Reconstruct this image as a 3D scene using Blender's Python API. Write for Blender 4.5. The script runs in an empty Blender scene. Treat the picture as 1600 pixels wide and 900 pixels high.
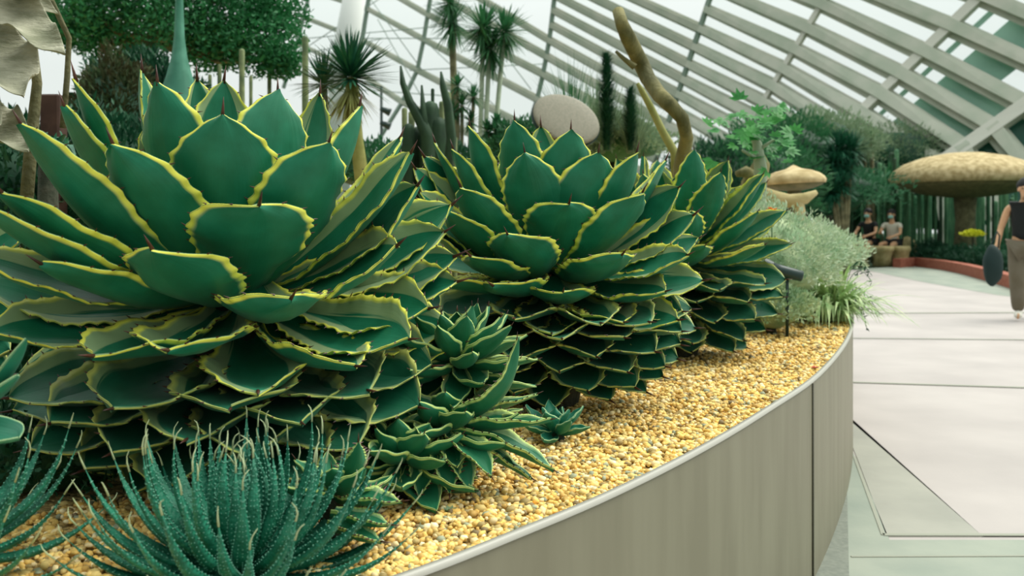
import bpy, math, random
import numpy as np
from mathutils import Vector, Matrix
R = math.radians
rnd = random.Random(7)
SC = bpy.context.scene
COL = SC.collection

# ------------------------------------------------------------------ camera, sky, light
F, HC, HOR = 1400.0, 1.25, 345.0
cd = bpy.data.cameras.new('camera'); cam = bpy.data.objects.new('camera', cd); COL.objects.link(cam)
cam.location = (0, 0, HC); cam.rotation_euler = (R(90), 0, 0)
cd.sensor_width = 36; cd.lens = F / 1600 * 36; cd.shift_y = -(450 - HOR) / 1600
cd.clip_end = 400; cd.clip_start = .02
cd.dof.use_dof = True; cd.dof.focus_distance = 2.1; cd.dof.aperture_fstop = 5.0
SC.camera = cam
w = bpy.data.worlds.new('sky'); SC.world = w; w.use_nodes = True
nt = w.node_tree; bg = nt.nodes['Background']
tc = nt.nodes.new('ShaderNodeTexCoord'); sp = nt.nodes.new('ShaderNodeSeparateXYZ')
mr = nt.nodes.new('ShaderNodeMapRange'); mr.inputs[1].default_value = .15; mr.inputs[2].default_value = .95
mr.inputs[3].default_value = .78; mr.inputs[4].default_value = 1.7
nt.links.new(tc.outputs['Generated'], sp.inputs[0]); nt.links.new(sp.outputs[2], mr.inputs[0])
bg.inputs[0].default_value = (.93, 1.0, .96, 1); 
dm = nt.nodes.new('ShaderNodeMapRange'); dm.inputs[1].default_value = -.75; dm.inputs[2].default_value = .25; dm.inputs[3].default_value = .42; dm.inputs[4].default_value = 1.0
dt = nt.nodes.new('ShaderNodeVectorMath'); dt.operation = 'DOT_PRODUCT'; dt.inputs[1].default_value = (.55, .75, .35)
nt.links.new(tc.outputs['Generated'], dt.inputs[0]); nt.links.new(dt.outputs['Value'], dm.inputs[0])
mm = nt.nodes.new('ShaderNodeMath'); mm.operation = 'MULTIPLY'; nt.links.new(mr.outputs[0], mm.inputs[0]); nt.links.new(dm.outputs[0], mm.inputs[1])
nt.links.new(mm.outputs[0], bg.inputs[1])
sd = bpy.data.lights.new('sun', 'SUN'); sd.energy = 2.5; sd.angle = R(38); sd.color = (1, .97, .88)
sun = bpy.data.objects.new('sun', sd); COL.objects.link(sun); sun.rotation_euler = (R(-12), R(32), 0)
vs = SC.view_settings; vs.view_transform = 'Standard'; vs.look = 'None'; vs.gamma = 1
vs.exposure = 0.16; vs.use_curve_mapping = False

# ------------------------------------------------------------------ helpers
def P(px, py, Y): return Vector(((px - 800) / F * Y, Y, HC - (py - HOR) / F * Y))
def G(px, py, z=0.0):
    Y = F * (HC - z) / (py - HOR); return Vector(((px - 800) / F * Y, Y, z))

def smat(name, base, rough=.6, c2=None, scale=8, bump=0, bscale=40, spec=.4, detail=4, stretch=None,
         trans=0, lo=.35, hi=.65):
    m = bpy.data.materials.new(name); m.use_nodes = True; t = m.node_tree; b = t.nodes['Principled BSDF']
    b.inputs['Base Color'].default_value = (*base, 1); b.inputs['Roughness'].default_value = rough
    b.inputs['Specular IOR Level'].default_value = spec
    tcn = t.nodes.new('ShaderNodeTexCoord'); mp = t.nodes.new('ShaderNodeMapping')
    t.links.new(tcn.outputs['Object'], mp.inputs[0])
    if stretch: mp.inputs['Scale'].default_value = stretch
    if c2:
        n = t.nodes.new('ShaderNodeTexNoise'); n.inputs['Scale'].default_value = scale; n.inputs['Detail'].default_value = detail
        cr = t.nodes.new('ShaderNodeValToRGB')
        cr.color_ramp.elements[0].position = lo; cr.color_ramp.elements[1].position = hi
        cr.color_ramp.elements[0].color = (*base, 1); cr.color_ramp.elements[1].color = (*c2, 1)
        t.links.new(mp.outputs[0], n.inputs['Vector']); t.links.new(n.outputs[0], cr.inputs[0])
        t.links.new(cr.outputs[0], b.inputs['Base Color'])
    if bump:
        n2 = t.nodes.new('ShaderNodeTexNoise'); n2.inputs['Scale'].default_value = bscale; n2.inputs['Detail'].default_value = 3
        bp = t.nodes.new('ShaderNodeBump'); bp.inputs['Strength'].default_value = bump; bp.inputs['Distance'].default_value = .02
        t.links.new(mp.outputs[0], n2.inputs['Vector'])
        t.links.new(n2.outputs[0], bp.inputs['Height']); t.links.new(bp.outputs[0], b.inputs['Normal'])
    if trans:
        tr = t.nodes.new('ShaderNodeBsdfTranslucent'); mx = t.nodes.new('ShaderNodeMixShader'); mx.inputs[0].default_value = trans
        tr.inputs[0].default_value = (*[min(1, c * 1.3) for c in base], 1)
        t.links.new(b.outputs[0], mx.inputs[1]); t.links.new(tr.outputs[0], mx.inputs[2])
        t.links.new(mx.outputs[0], t.nodes['Material Output'].inputs[0])
    return m

def agave_mat(name, green, green2, cream, yellow, ad_thr=.60, ab_thr=.93, ad_var=.5):
    m = bpy.data.materials.new(name); m.use_nodes = True; t = m.node_tree; N = t.nodes; Lk = t.links
    b = N['Principled BSDF']; b.inputs['Roughness'].default_value = .5
    b.inputs['Specular IOR Level'].default_value = .35
    b.inputs['Sheen Weight'].default_value = .05; b.inputs['Sheen Roughness'].default_value = .5
    def M(op, a, b_=None, c=None, clamp=False):
        n = N.new('ShaderNodeMath'); n.operation = op; n.use_clamp = clamp
        for i, x in enumerate((a, b_, c)):
            if x is None: continue
            if isinstance(x, (int, float)): n.inputs[i].default_value = x
            else: Lk.new(x, n.inputs[i])
        return n.outputs[0]
    uv = N.new('ShaderNodeUVMap'); uv.uv_map = 'uv'; s = N.new('ShaderNodeSeparateXYZ'); Lk.new(uv.outputs[0], s.inputs[0])
    x, v = s.outputs[0], s.outputs[1]
    side = M('GREATER_THAN', x, 1.5)
    uu = M('SUBTRACT', x, M('MULTIPLY', side, 2.0))
    e = M('MULTIPLY', M('ABSOLUTE', M('SUBTRACT', uu, .5)), 2.0)
    oi = N.new('ShaderNodeObjectInfo')
    cb = N.new('ShaderNodeCombineXYZ'); Lk.new(M('MULTIPLY', uu, 16.0), cb.inputs[0]); Lk.new(M('MULTIPLY', v, 1.6), cb.inputs[1])
    Lk.new(M('MULTIPLY', oi.outputs['Random'], 60.0), cb.inputs[2])
    n = N.new('ShaderNodeTexNoise'); n.inputs['Scale'].default_value = 1.0; n.inputs['Detail'].default_value = 3
    Lk.new(cb.outputs[0], n.inputs['Vector'])
    nz = M('SUBTRACT', n.outputs[0], .5)
    thr = M('ADD', M('MULTIPLY', side, ab_thr - ad_thr), M('ADD', ad_thr, M('MULTIPLY', nz, M('SUBTRACT', ad_var, M('MULTIPLY', side, ad_var - .12)))))
    mk = M('MULTIPLY', M('SUBTRACT', e, thr), 22.0, clamp=True)
    mk = M('MULTIPLY', mk, 1.0, clamp=True)
    yk = M('MULTIPLY', M('SUBTRACT', M('ADD', e, M('MULTIPLY', nz, .15)), .88), 14.0, clamp=True)
    n2 = N.new('ShaderNodeTexNoise'); n2.inputs['Scale'].default_value = 18; n2.inputs['Detail'].default_value = 5
    tcn = N.new('ShaderNodeTexCoord'); Lk.new(tcn.outputs['Object'], n2.inputs['Vector'])
    def mix(f, a, b_):
        k = N.new('ShaderNodeMix'); k.data_type = 'RGBA'
        if isinstance(f, float): k.inputs[0].default_value = f
        else: Lk.new(f, k.inputs[0])
        for i, c in ((6, a), (7, b_)):
            if isinstance(c, tuple): k.inputs[i].default_value = (*c, 1)
            else: Lk.new(c, k.inputs[i])
        return k.outputs[2]
    g = mix(M('MULTIPLY', M('SUBTRACT', n2.outputs[0], .35), 2.4, clamp=True), green, green2)
    mg = mix(yk, cream, yellow)
    cc = mix(mk, g, mg)
    Lk.new(cc, b.inputs['Base Color'])
    bp = N.new('ShaderNodeBump'); bp.inputs['Strength'].default_value = .12; bp.inputs['Distance'].default_value = .01
    Lk.new(n.outputs[0], bp.inputs['Height']); Lk.new(bp.outputs[0], b.inputs['Normal'])
    return m

class MB:
    def __init__(s): s.v = []; s.f = []; s.m = []
    def add(s, vs_, fs, mi=0):
        o = len(s.v); s.v.extend([tuple(x) for x in vs_])
        s.f.extend([tuple(i + o for i in f) for f in fs]); s.m.extend([mi] * len(fs)); return o
    def tube(s, pts, rad, n=8, cap=True, mi=0, squash=None, star=0):
        pts = [Vector(p) for p in pts]
        if isinstance(rad, (int, float)): rad = [rad] * len(pts)
        V = []; up = Vector((0, 0, 1)); prev = None
        for i, p in enumerate(pts):
            t = (pts[min(i + 1, len(pts) - 1)] - pts[max(i - 1, 0)]).normalized()
            if prev is None:
                a = t.cross(up)
                if a.length < .05: a = t.cross(Vector((0, 1, 0)))
                a.normalize()
            else:
                a = prev - t * prev.dot(t); a.normalize()
            prev = a; b = t.cross(a)
            for k in range(n):
                an = 2 * math.pi * k / n; r = rad[i]
                if star: r *= (1 + star * (1 if k % 2 else -1))
                q = math.cos(an), math.sin(an) * (squash or 1)
                V.append(p + a * (r * q[0]) + b * (r * q[1]))
        Fs = []
        for i in range(len(pts) - 1):
            for k in range(n):
                a0 = i * n + k; a1 = i * n + (k + 1) % n
                Fs.append((a0, a1, a1 + n, a0 + n))
        if cap:
            Fs.append(tuple(range(n))[::-1]); Fs.append(tuple(range((len(pts) - 1) * n, len(pts) * n)))
        s.add(V, Fs, mi)
    def box(s, c, d, rot=None, mi=0):
        c = Vector(c); V = []
        for x in (-.5, .5):
            for y in (-.5, .5):
                for z in (-.5, .5):
                    q = Vector((x * d[0], y * d[1], z * d[2]))
                    if rot: q = rot @ q
                    V.append(c + q)
        s.add(V, [(0, 1, 3, 2), (4, 6, 7, 5), (0, 4, 5, 1), (2, 3, 7, 6), (0, 2, 6, 4), (1, 5, 7, 3)], mi)
    def lathe(s, c, prof, n=32, mi=0, sx=1, sy=1, wob=0, rot=None, seed=0):
        c = Vector(c); V = []; r_ = random.Random(seed)
        ph = [r_.random() * 6.3 for _ in range(4)]
        for (r, z) in prof:
            for k in range(n):
                a = 2 * math.pi * k / n
                rr = r * (1 + wob * (math.sin(3 * a + ph[0]) * .5 + math.sin(5 * a + ph[1]) * .3 + math.sin(9 * a + ph[2]) * .2))
                q = Vector((rr * math.cos(a) * sx, rr * math.sin(a) * sy, z))
                if rot: q = rot @ q
                V.append(c + q)
        Fs = []
        for i in range(len(prof) - 1):
            for k in range(n):
                a0 = i * n + k; a1 = i * n + (k + 1) % n
                Fs.append((a0, a1, a1 + n, a0 + n))
        Fs.append(tuple(range(n))[::-1]); Fs.append(tuple(range((len(prof) - 1) * n, len(prof) * n)))
        s.add(V, Fs, mi)
    def blob(s, c, r, mi=0, nu=14, nv=9, amp=.12, seed=0):
        c = Vector(c); r_ = random.Random(seed); ph = [r_.random() * 6.3 for _ in range(6)]
        r = (r, r, r) if isinstance(r, (int, float)) else r
        prof = []; V = []
        for i in range(nv + 1):
            th = math.pi * min(max(i / nv, .01), .99)
            for k in range(nu):
                a = 2 * math.pi * k / nu
                d = Vector((math.sin(th) * math.cos(a), math.sin(th) * math.sin(a), -math.cos(th)))
                q = 1 + amp * (math.sin(3 * d.x + ph[0]) * math.sin(3 * d.y + ph[1]) + .6 * math.sin(6 * d.z + ph[2] + 3 * d.x))
                V.append(c + Vector((d.x * r[0] * q, d.y * r[1] * q, d.z * r[2] * q)))
        Fs = []
        for i in range(nv):
            for k in range(nu):
                a0 = i * nu + k; a1 = i * nu + (k + 1) % nu
                Fs.append((a0, a1, a1 + nu, a0 + nu))
        Fs.append(tuple(range(nu))[::-1]); Fs.append(tuple(range(nv * nu, (nv + 1) * nu)))
        s.add(V, Fs, mi)
    def blade(s, base, d, L, W, droop=.2, n=6, mi=0, fold=.25, wid=None):
        """arching, folded strap leaf"""
        base = Vector(base); d = Vector(d).normalized(); up = Vector((0, 0, 1))
        sd_ = d.cross(up)
        if sd_.length < .05: sd_ = Vector((1, 0, 0))
        sd_.normalize(); nn = sd_.cross(d); V = []
        for i in range(n + 1):
            t = i / n
            p = base + d * (L * t) - up * (droop * L * t * t) * 1.0
            ww = W * .5 * ((.6 + .8 * t) if t < .5 else 2 * (1 - t) ** .8 * .87 + 0) if wid is None else W * .5 * wid(t)
            ww = max(ww, W * .01)
            V += [p + sd_ * ww + nn * (fold * ww), p, p - sd_ * ww + nn * (fold * ww)]
        Fs = []
        for i in range(n):
            a = i * 3
            Fs += [(a, a + 1, a + 4, a + 3), (a + 1, a + 2, a + 5, a + 4)]
        s.add(V, Fs, mi)
    def leaflet(s, p, d, L, W, nrm, mi=0):
        d = d.normalized(); sd_ = d.cross(nrm)
        if sd_.length < .01: sd_ = Vector((1, 0, 0))
        sd_.normalize(); q = sd_.cross(d)
        s.add([p, p + d * L * .45 + sd_ * W * .5 + q * W * .12, p + d * L, p + d * L * .45 - sd_ * W * .5 + q * W * .12, p + d * L * .5],
              [(0, 4, 1), (1, 4, 2), (0, 3, 4), (4, 3, 2)], mi)
    def build(s, name, mats, parent=None, smooth=True, origin=None):
        me = bpy.data.meshes.new(name)
        o_ = Vector(origin) if origin is not None else Vector((0, 0, 0))
        me.from_pydata([(x[0] - o_.x, x[1] - o_.y, x[2] - o_.z) for x in s.v], [], s.f)
        if not isinstance(mats, (list, tuple)): mats = [mats]
        for m in mats: me.materials.append(m)
        if len(mats) > 1: me.polygons.foreach_set('material_index', s.m)
        me.polygons.foreach_set('use_smooth', [smooth] * len(me.polygons))
        me.update(); o = bpy.data.objects.new(name, me); COL.objects.link(o); o.location = o_
        if parent is not None:
            o.parent = parent; o.matrix_parent_inverse = Matrix.Translation(-Vector(parent.location))
        return o

def tag(o, label, cat, group=None, kind=None):
    o['label'] = label; o['category'] = cat
    if group: o['group'] = group
    if kind: o['kind'] = kind
    return o
def thing(name, loc, label, cat, group=None):
    o = bpy.data.objects.new(name, None); COL.objects.link(o); o.location = loc; o.empty_display_size = .1
    return tag(o, label, cat, group)
def struct(o): o['kind'] = 'structure'; return o
def rdir(r=rnd, zlo=-1, zhi=1):
    a = r.random() * 2 * math.pi; z = r.uniform(zlo, zhi); q = math.sqrt(max(0, 1 - z * z))
    return Vector((q * math.cos(a), q * math.sin(a), z))

# ------------------------------------------------------------------ materials
M = {}
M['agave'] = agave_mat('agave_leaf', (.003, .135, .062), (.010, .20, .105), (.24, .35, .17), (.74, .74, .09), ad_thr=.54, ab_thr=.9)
M['agave_shaded'] = agave_mat('agave_lower_leaf', (.003, .095, .045), (.008, .14, .07), (.20, .31, .14), (.52, .56, .13), ad_thr=.74, ab_thr=.9, ad_var=.4)  # lower tiers: narrower cream bands, with shading put into the darker greens
M['agave_pup'] = agave_mat('agave_pup_leaf', (.008, .13, .05), (.016, .18, .085), (.24, .38, .17), (.55, .68, .20), ad_thr=.74, ab_thr=.9)
M['agave_plain'] = agave_mat('agave_plain_leaf', (.008, .15, .085), (.016, .21, .12), (.3, .5, .3), (.45, .62, .30), ad_thr=.95, ab_thr=.95, ad_var=.1)
M['spine'] = smat('spine', (.035, .010, .008), .45, (.09, .03, .015), 30)
M['stem'] = smat('stem_bark', (.02, .03, .015), .9, (.05, .05, .03), 20, bump=.5)
M['aloe'] = smat('lace_aloe_leaf', (.006, .115, .062), .5, (.02, .215, .125), 30, bump=.3, bscale=150)
M['aloe_dot'] = smat('aloe_tubercle', (.12, .34, .24), .6)
M['awn'] = smat('aloe_awn', (.42, .5, .28), .6)
M['planter'] = smat('painted_metal', (.19, .175, .118), .5, (.225, .21, .145), 3, bump=.03, bscale=400, stretch=(4, 4, .6))
M['rim'] = smat('rim_edge', (.42, .41, .36), .4)
M['seam'] = smat('seam', (.11, .105, .075), .7)
M['foliage'] = smat('tree_foliage', (.012, .12, .035), .6, (.045, .27, .09), 3, trans=.3)
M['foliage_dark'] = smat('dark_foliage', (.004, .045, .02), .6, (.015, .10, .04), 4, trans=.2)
M['foliage_mid'] = smat('mid_foliage', (.02, .11, .04), .6, (.06, .2, .08), 4, trans=.3)
M['foliage_bright'] = smat('bright_foliage', (.02, .20, .035), .5, (.07, .34, .06), 5, trans=.3)
M['sage'] = smat('sage_foliage', (.17, .25, .14), .7, (.25, .36, .22), 6, trans=.3)
M['silver'] = smat('silver_foliage', (.26, .40, .25), .8, (.70, .74, .54), 9, trans=.15)
M['silver2'] = smat('silver_green_foliage', (.19, .34, .18), .8, (.52, .60, .36), 9, trans=.15)
M['spider'] = smat('strap_leaf', (.20, .36, .13), .5, (.62, .72, .36), 14, trans=.2)
M['yucca'] = smat('yucca_leaf', (.006, .07, .035), .5, (.02, .15, .07), 9)
M['skirt'] = smat('dry_skirt', (.20, .22, .05), .8, (.34, .34, .12), 9)
M['trunk'] = smat('trunk_bark', (.10, .10, .05), .9, (.20, .19, .10), 8, bump=.5)
M['pale_trunk'] = smat('pale_trunk', (.25, .32, .22), .8, (.36, .42, .30), 8)
M['drift'] = smat('driftwood', (.08, .08, .025), .8, (.22, .20, .075), 9, bump=.5, stretch=(1, 1, .4))
M['cactus'] = smat('cactus_skin', (.008, .032, .014), .7, (.022, .065, .026), 9)
M['cactus_pale'] = smat('cactus_spiny_skin', (.10, .15, .07), .8, (.25, .30, .14), 12)
M['teal_trunk'] = smat('teal_trunk', (.03, .16, .10), .7, (.07, .25, .17), 8)
M['felt'] = smat('felted_leaf', (.22, .23, .15), .9, (.46, .45, .34), 9, bump=.5, bscale=30, stretch=(1, 1, 3))
M['wood'] = smat('dark_timber', (.035, .015, .010), .8, (.06, .03, .02), 14)
M['rough_brown'] = smat('brown_moss', (.06, .05, .02), .9, (.04, .09, .03), 9, trans=.1)
M['concrete'] = smat('pale_concrete', (.39, .355, .34), .8, (.46, .42, .40), 1.2, bump=.05, bscale=60)
M['stone_band'] = smat('grey_stone_band', (.24, .28, .235), .8, (.32, .35, .29), 2.2, bump=.05, bscale=60)
M['stone_shaded'] = smat('shaded_stone', (.30, .30, .26), .8, (.37, .365, .315), 2.2, bump=.05, bscale=60)
M['joint'] = smat('joint', (.32, .33, .27), .9)
M['grate'] = smat('drain_grate', (.16, .18, .15), .6, (.21, .23, .19), 50)
M['soil'] = smat('soil', (.02, .06, .025), 1, (.05, .09, .04), 2)
M['brick'] = smat('red_brick', (.30, .085, .05), .85, (.38, .13, .08), 12)
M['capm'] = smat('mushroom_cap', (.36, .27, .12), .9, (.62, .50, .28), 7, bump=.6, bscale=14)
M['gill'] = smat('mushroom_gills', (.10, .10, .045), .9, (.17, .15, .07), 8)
M['rock'] = smat('stone_seat', (.30, .25, .10), .9, (.48, .40, .20), 6, bump=.5, bscale=15)
M['disc'] = smat('brown_disc', (.21, .20, .145), .6, (.26, .24, .18), 70)
M['metal_dark'] = smat('dark_metal', (.012, .035, .03), .4)
M['steel'] = smat('roof_steel', (.42, .47, .37), .55, (.54, .55, .46), 1)
M['steel2'] = smat('roof_mullion', (.62, .62, .54), .5)
M['steel3'] = smat('thin_frame_steel', (.22, .30, .24), .5)
M['shade'] = smat('teal_pane_panel', (.30, .55, .42), .8, (.42, .66, .54), .3, trans=.2)
M['far_green'] = smat('far_green', (.022, .115, .05), .7, (.07, .22, .105), 1.2, trans=.25)
M['far_col'] = smat('far_cactus_skin', (.03, .13, .06), .7, (.10, .25, .12), 2)
M['shade_dark'] = smat('dark_pane_panel', (.03, .16, .11), .8, (.06, .24, .17), .8)
M['skin'] = smat('skin', (.62, .36, .20), .5); M['black'] = smat('black_cloth', (.008, .012, .012), .8)
M['hair'] = smat('hair', (.008, .008, .007), .6); M['white'] = smat('white_cloth', (.62, .60, .5), .8)
M['mask'] = smat('mask_cloth', (.28, .55, .5), .8); M['brown'] = smat('brown_cloth', (.13, .11, .07), .85, (.16, .14, .10), 6)
M['bag'] = smat('bag_cloth', (.003, .022, .02), .7); M['shoe'] = smat('white_shoe', (.7, .68, .6), .7)
M['orange'] = smat('orange_petal', (.85, .28, .015), .6); M['yellow'] = smat('yellow_flower', (.6, .62, .03), .7)
M['red'] = smat('red_leaf', (.45, .03, .02), .7); M['eye'] = smat('eye', (.01, .01, .01), .3)
# glass
gm = bpy.data.materials.new('clear_glass'); gm.use_nodes = True; t = gm.node_tree
t.nodes.remove(t.nodes['Principled BSDF']); tr = t.nodes.new('ShaderNodeBsdfTransparent'); gl = t.nodes.new('ShaderNodeBsdfGlossy')
tr.inputs[0].default_value = (.97, .99, .98, 1); gl.inputs['Roughness'].default_value = .05; mx = t.nodes.new('ShaderNodeMixShader')
fr = t.nodes.new('ShaderNodeFresnel'); fr.inputs[0].default_value = 1.3
t.links.new(fr.outputs[0], mx.inputs[0]); t.links.new(tr.outputs[0], mx.inputs[1]); t.links.new(gl.outputs[0], mx.inputs[2])
t.links.new(mx.outputs[0], t.nodes['Material Output'].inputs[0]); M['glass'] = gm
# gravel bed and pebbles
gb = bpy.data.materials.new('gravel_ground'); gb.use_nodes = True; t = gb.node_tree; b = t.nodes['Principled BSDF']; b.inputs['Roughness'].default_value = .9
tcn = t.nodes.new('ShaderNodeTexCoord'); vo = t.nodes.new('ShaderNodeTexVoronoi'); vo.inputs['Scale'].default_value = 110
t.links.new(tcn.outputs['Object'], vo.inputs['Vector']); cr = t.nodes.new('ShaderNodeValToRGB'); sx = t.nodes.new('ShaderNodeSeparateColor')
t.links.new(vo.outputs['Color'], sx.inputs[0]); t.links.new(sx.outputs[0], cr.inputs[0])
cr.color_ramp.elements[0].color = (.18, .13, .04, 1); cr.color_ramp.elements[1].color = (.74, .53, .19, 1)
t.links.new(cr.outputs[0], b.inputs['Base Color']); bp = t.nodes.new('ShaderNodeBump'); bp.inputs['Strength'].default_value = .8; bp.inputs['Distance'].default_value = .006; bp.invert = True
t.links.new(vo.outputs['Distance'], bp.inputs['Height']); t.links.new(bp.outputs[0], b.inputs['Normal'])
pm = bpy.data.materials.new('pebble'); pm.use_nodes = True; t = pm.node_tree; b = t.nodes['Principled BSDF']; b.inputs['Roughness'].default_value = .75
at = t.nodes.new('ShaderNodeAttribute'); at.attribute_name = 'tint'; t.links.new(at.outputs['Color'], b.inputs['Base Color'])

# ------------------------------------------------------------------ ground and paving
def slab(name, pts, z, mat, th=.02):
    mb = MB(); n = len(pts)
    mb.add([(p[0], p[1], z) for p in pts] + [(p[0], p[1], z - th) for p in pts],
           [tuple(range(n)), tuple(range(n, 2 * n))[::-1]] + [(i, i + n, (i + 1) % n + n, (i + 1) % n) for i in range(n)])
    return mb.build(name, mat, smooth=False)
struct(slab('ground', [(-60, -20), (80, -20), (80, 90), (-60, 90)], -.02, M['soil'], .1))
struct(slab('floor', [(-12, -6), (16, -6), (16, 9.4), (11, 17.2), (9.1, 22), (7, 26), (4, 30), (1, 26), (-12, 15)], 0, M['concrete'], .02))
# greyer slabs laid in the floor; the wedge beside the border is painted shading
struct(slab('floor_border', [(1.05, 1.2), (12, 1.2), (12, 3.50), (1.475, 3.50), (1.81, 4.73), (2.2, 6.1), (1.9, 6.1), (1.2, 3.9)], .004, M['stone_band'], .004))
struct(slab('floor_shade', [(1.48, 3.54), (1.86, 3.54), (2.05, 5.0), (2.45, 8.4), (2.2, 6.1), (1.82, 4.73)], .004, M['stone_shaded'], .004))
def fquad(name, pxs, z, mat): return struct(slab(name, [(G(*p, z).x, G(*p, z).y) for p in pxs], z, mat, .004))
fquad('floor_band', [(1345, 420), (1430, 415), (1560, 432), (1650, 470), (1560, 461), (1440, 440)], .004, M['stone_band'])
for k, (a, b_, hw) in enumerate([((1325, 490), (1750, 488), .045), ((1330, 529), (1760, 533), .022), ((1330, 598), (1780, 612), .02),
                                 ((1380, 837.5), (1800, 838), .012), ((1330, 872), (1800, 870), .006), ((1335, 715), (1380, 838), .007)]):
    A, B = G(*a), G(*b_); d = (B - A).normalized(); q = Vector((-d.y, d.x, 0)) * hw
    struct(slab('floor_joint', [A + q, A - q, B - q, B + q], .007, M['joint'], .003))
struct(slab('drain_strip', [(.2, .6), (.62, .6), (1.185, 3.15), (1.60, 4.28), (1.66, 4.42), (1.25, 3.6), (.8, 2.6)], .006, M['grate'], .006))

# ------------------------------------------------------------------ planter
RIM = [(-7, .2), (-4, .30), (-2.5, .38), (-1.4, .55), (-.8, .83), (-.4, 1.17), (-.159, 1.387), (0, 1.562), (.207, 1.81), (.465, 2.169), (.746, 2.61), (1.1, 3.208),
       (1.56, 4.16), (1.95, 5.13), (2.25, 6.1), (2.38, 7.1), (2.2, 8.3), (1.6, 9.4), (.4, 10.4), (-1.5, 11.2), (-4, 11.7), (-7, 11.9)]
def catmull(p, n=6):
    o = []
    for i in range(len(p) - 1):
        a, b, c, d = [Vector((*p[max(0, min(len(p) - 1, i + k))], 0)) for k in (-1, 0, 1, 2)]
        for j in range(n):
            t = j / n
            o.append(.5 * ((2 * b) + (c - a) * t + (2 * a - 5 * b + 4 * c - d) * t * t + (3 * b - a - 3 * c + d) * t ** 3))
    o.append(Vector((*p[-1], 0))); return o
rim = catmull(RIM)
def offs(pts, d):
    o = []
    for i, p in enumerate(pts):
        t = (pts[min(i + 1, len(pts) - 1)] - pts[max(0, i - 1)]).normalized()
        o.append(p + Vector((t.y, -t.x, 0)) * d)
    return o
RZ = .70; TH = .008
pl = tag(bpy.data.objects.new('planter', None), 'large curved olive-grey metal planter edging the pale path', 'planter'); COL.objects.link(pl)
mb = MB(); out = rim; inn = offs(rim, -TH); n = len(rim)
mb.add([(*p.xy, RZ) for p in out] + [(*p.xy, 0) for p in out] + [(*p.xy, RZ) for p in inn] + [(*p.xy, 0) for p in inn],
       [(i, i + n, i + n + 1, i + 1) for i in range(n - 1)] + [(i + 2 * n, i + 2 * n + 1, i + 3 * n + 1, i + 3 * n) for i in range(n - 1)])
mb.build('planter_wall', M['planter'], pl)
mb = MB(); o2 = offs(rim, .004); i2 = offs(rim, -.012)
mb.add([(*p.xy, RZ + .004) for p in o2] + [(*p.xy, RZ + .004) for p in i2] + [(*p.xy, RZ - .006) for p in o2] + [(*p.xy, RZ - .006) for p in i2],
       [(i, i + 1, i + n + 1, i + n) for i in range(n - 1)] + [(i, i + 2 * n, i + 2 * n + 1, i + 1) for i in range(n - 1)] + [(i + n, i + n + 1, i + 3 * n + 1, i + 3 * n) for i in range(n - 1)])
mb.build('rim_edge', M['rim'], pl)
for (sx_, sy_) in ((1.02, 3.065), (-.66, .95)):
    q = min(offs(rim, .003), key=lambda p: (p.xy - Vector((sx_, sy_))).length)
    mb = MB(); mb.tube([(*q.xy, .005), (*q.xy, RZ - .01)], .0035, 6); mb.build('seam', M['seam'], pl)
GZ = .683
mb = MB(); gp = offs(rim, -.009)
mb.add([(*p.xy, GZ) for p in gp] , [tuple(range(len(gp)))]); mb.build('gravel_ground', gb, pl, smooth=False)

def inplanter(x, y):
    c = False; j = n - 1
    for i in range(n):
        a, b = rim[i], rim[j]
        if (a.y > y) != (b.y > y) and x < (b.x - a.x) * (y - a.y) / (b.y - a.y) + a.x: c = not c
        j = i
    return c
# loose gravel
rs = np.random.RandomState(3)
ico_v = []
ph = (1 + 5 ** .5) / 2
ico_v = np.array([(-1, ph, 0), (1, ph, 0), (-1, -ph, 0), (1, -ph, 0), (0, -1, ph), (0, 1, ph), (0, -1, -ph), (0, 1, -ph), (ph, 0, -1), (ph, 0, 1), (-ph, 0, -1), (-ph, 0, 1)]) / 1.9
ico_f = np.array([(0, 11, 5), (0, 5, 1), (0, 1, 7), (0, 7, 10), (0, 10, 11), (1, 5, 9), (5, 11, 4), (11, 10, 2), (10, 7, 6), (7, 1, 8), (3, 9, 4), (3, 4, 2), (3, 2, 6), (3, 6, 8), (3, 8, 9), (4, 9, 5), (2, 4, 11), (6, 2, 10), (8, 6, 7), (9, 8, 1)])
pts = []; rm = np.array([(p.x, p.y) for p in rim])
seg = rm[1:] - rm[:-1]; sl = np.hypot(seg[:, 0], seg[:, 1])
want = 30000; cand = []
wgt = sl / (0.5 + np.maximum(rm[:-1, 1] - .3, .2) ** 1.5) * ((rm[:-1, 0] > -.95) & (rm[:-1, 1] < 6.3)); wgt = wgt / wgt.sum()
idx = rs.choice(len(sl), want, p=wgt); tt = rs.rand(want); off = .012 + .75 * rs.rand(want) ** 1.25
nx = -seg[idx, 1] / sl[idx] * 1; ny = seg[idx, 0] / sl[idx]
cx = rm[idx, 0] + seg[idx, 0] * tt + nx * off; cy = rm[idx, 1] + seg[idx, 1] * tt + ny * off
size = (.0042 + .004 * rs.rand(want) ** 2) * (1 + .12 * cy)
cz = GZ + rs.rand(want) * .006 + .004
A = rs.rand(want, 1, 3) * .8 + .6
V = ico_v[None] * A * size[:, None, None] * (1 + .25 * (rs.rand(want, 12, 1) - .5))
an = rs.rand(want) * 6.28; ca, sa = np.cos(an)[:, None], np.sin(an)[:, None]
V2 = np.stack([V[..., 0] * ca - V[..., 1] * sa + cx[:, None], V[..., 0] * sa + V[..., 1] * ca + cy[:, None], V[..., 2] * .75 + cz[:, None]], -1)
me = bpy.data.meshes.new('gravel'); me.vertices.add(want * 12); me.vertices.foreach_set('co', V2.reshape(-1))
Fc = (ico_f[None] + (np.arange(want) * 12)[:, None, None]).reshape(-1)
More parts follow.
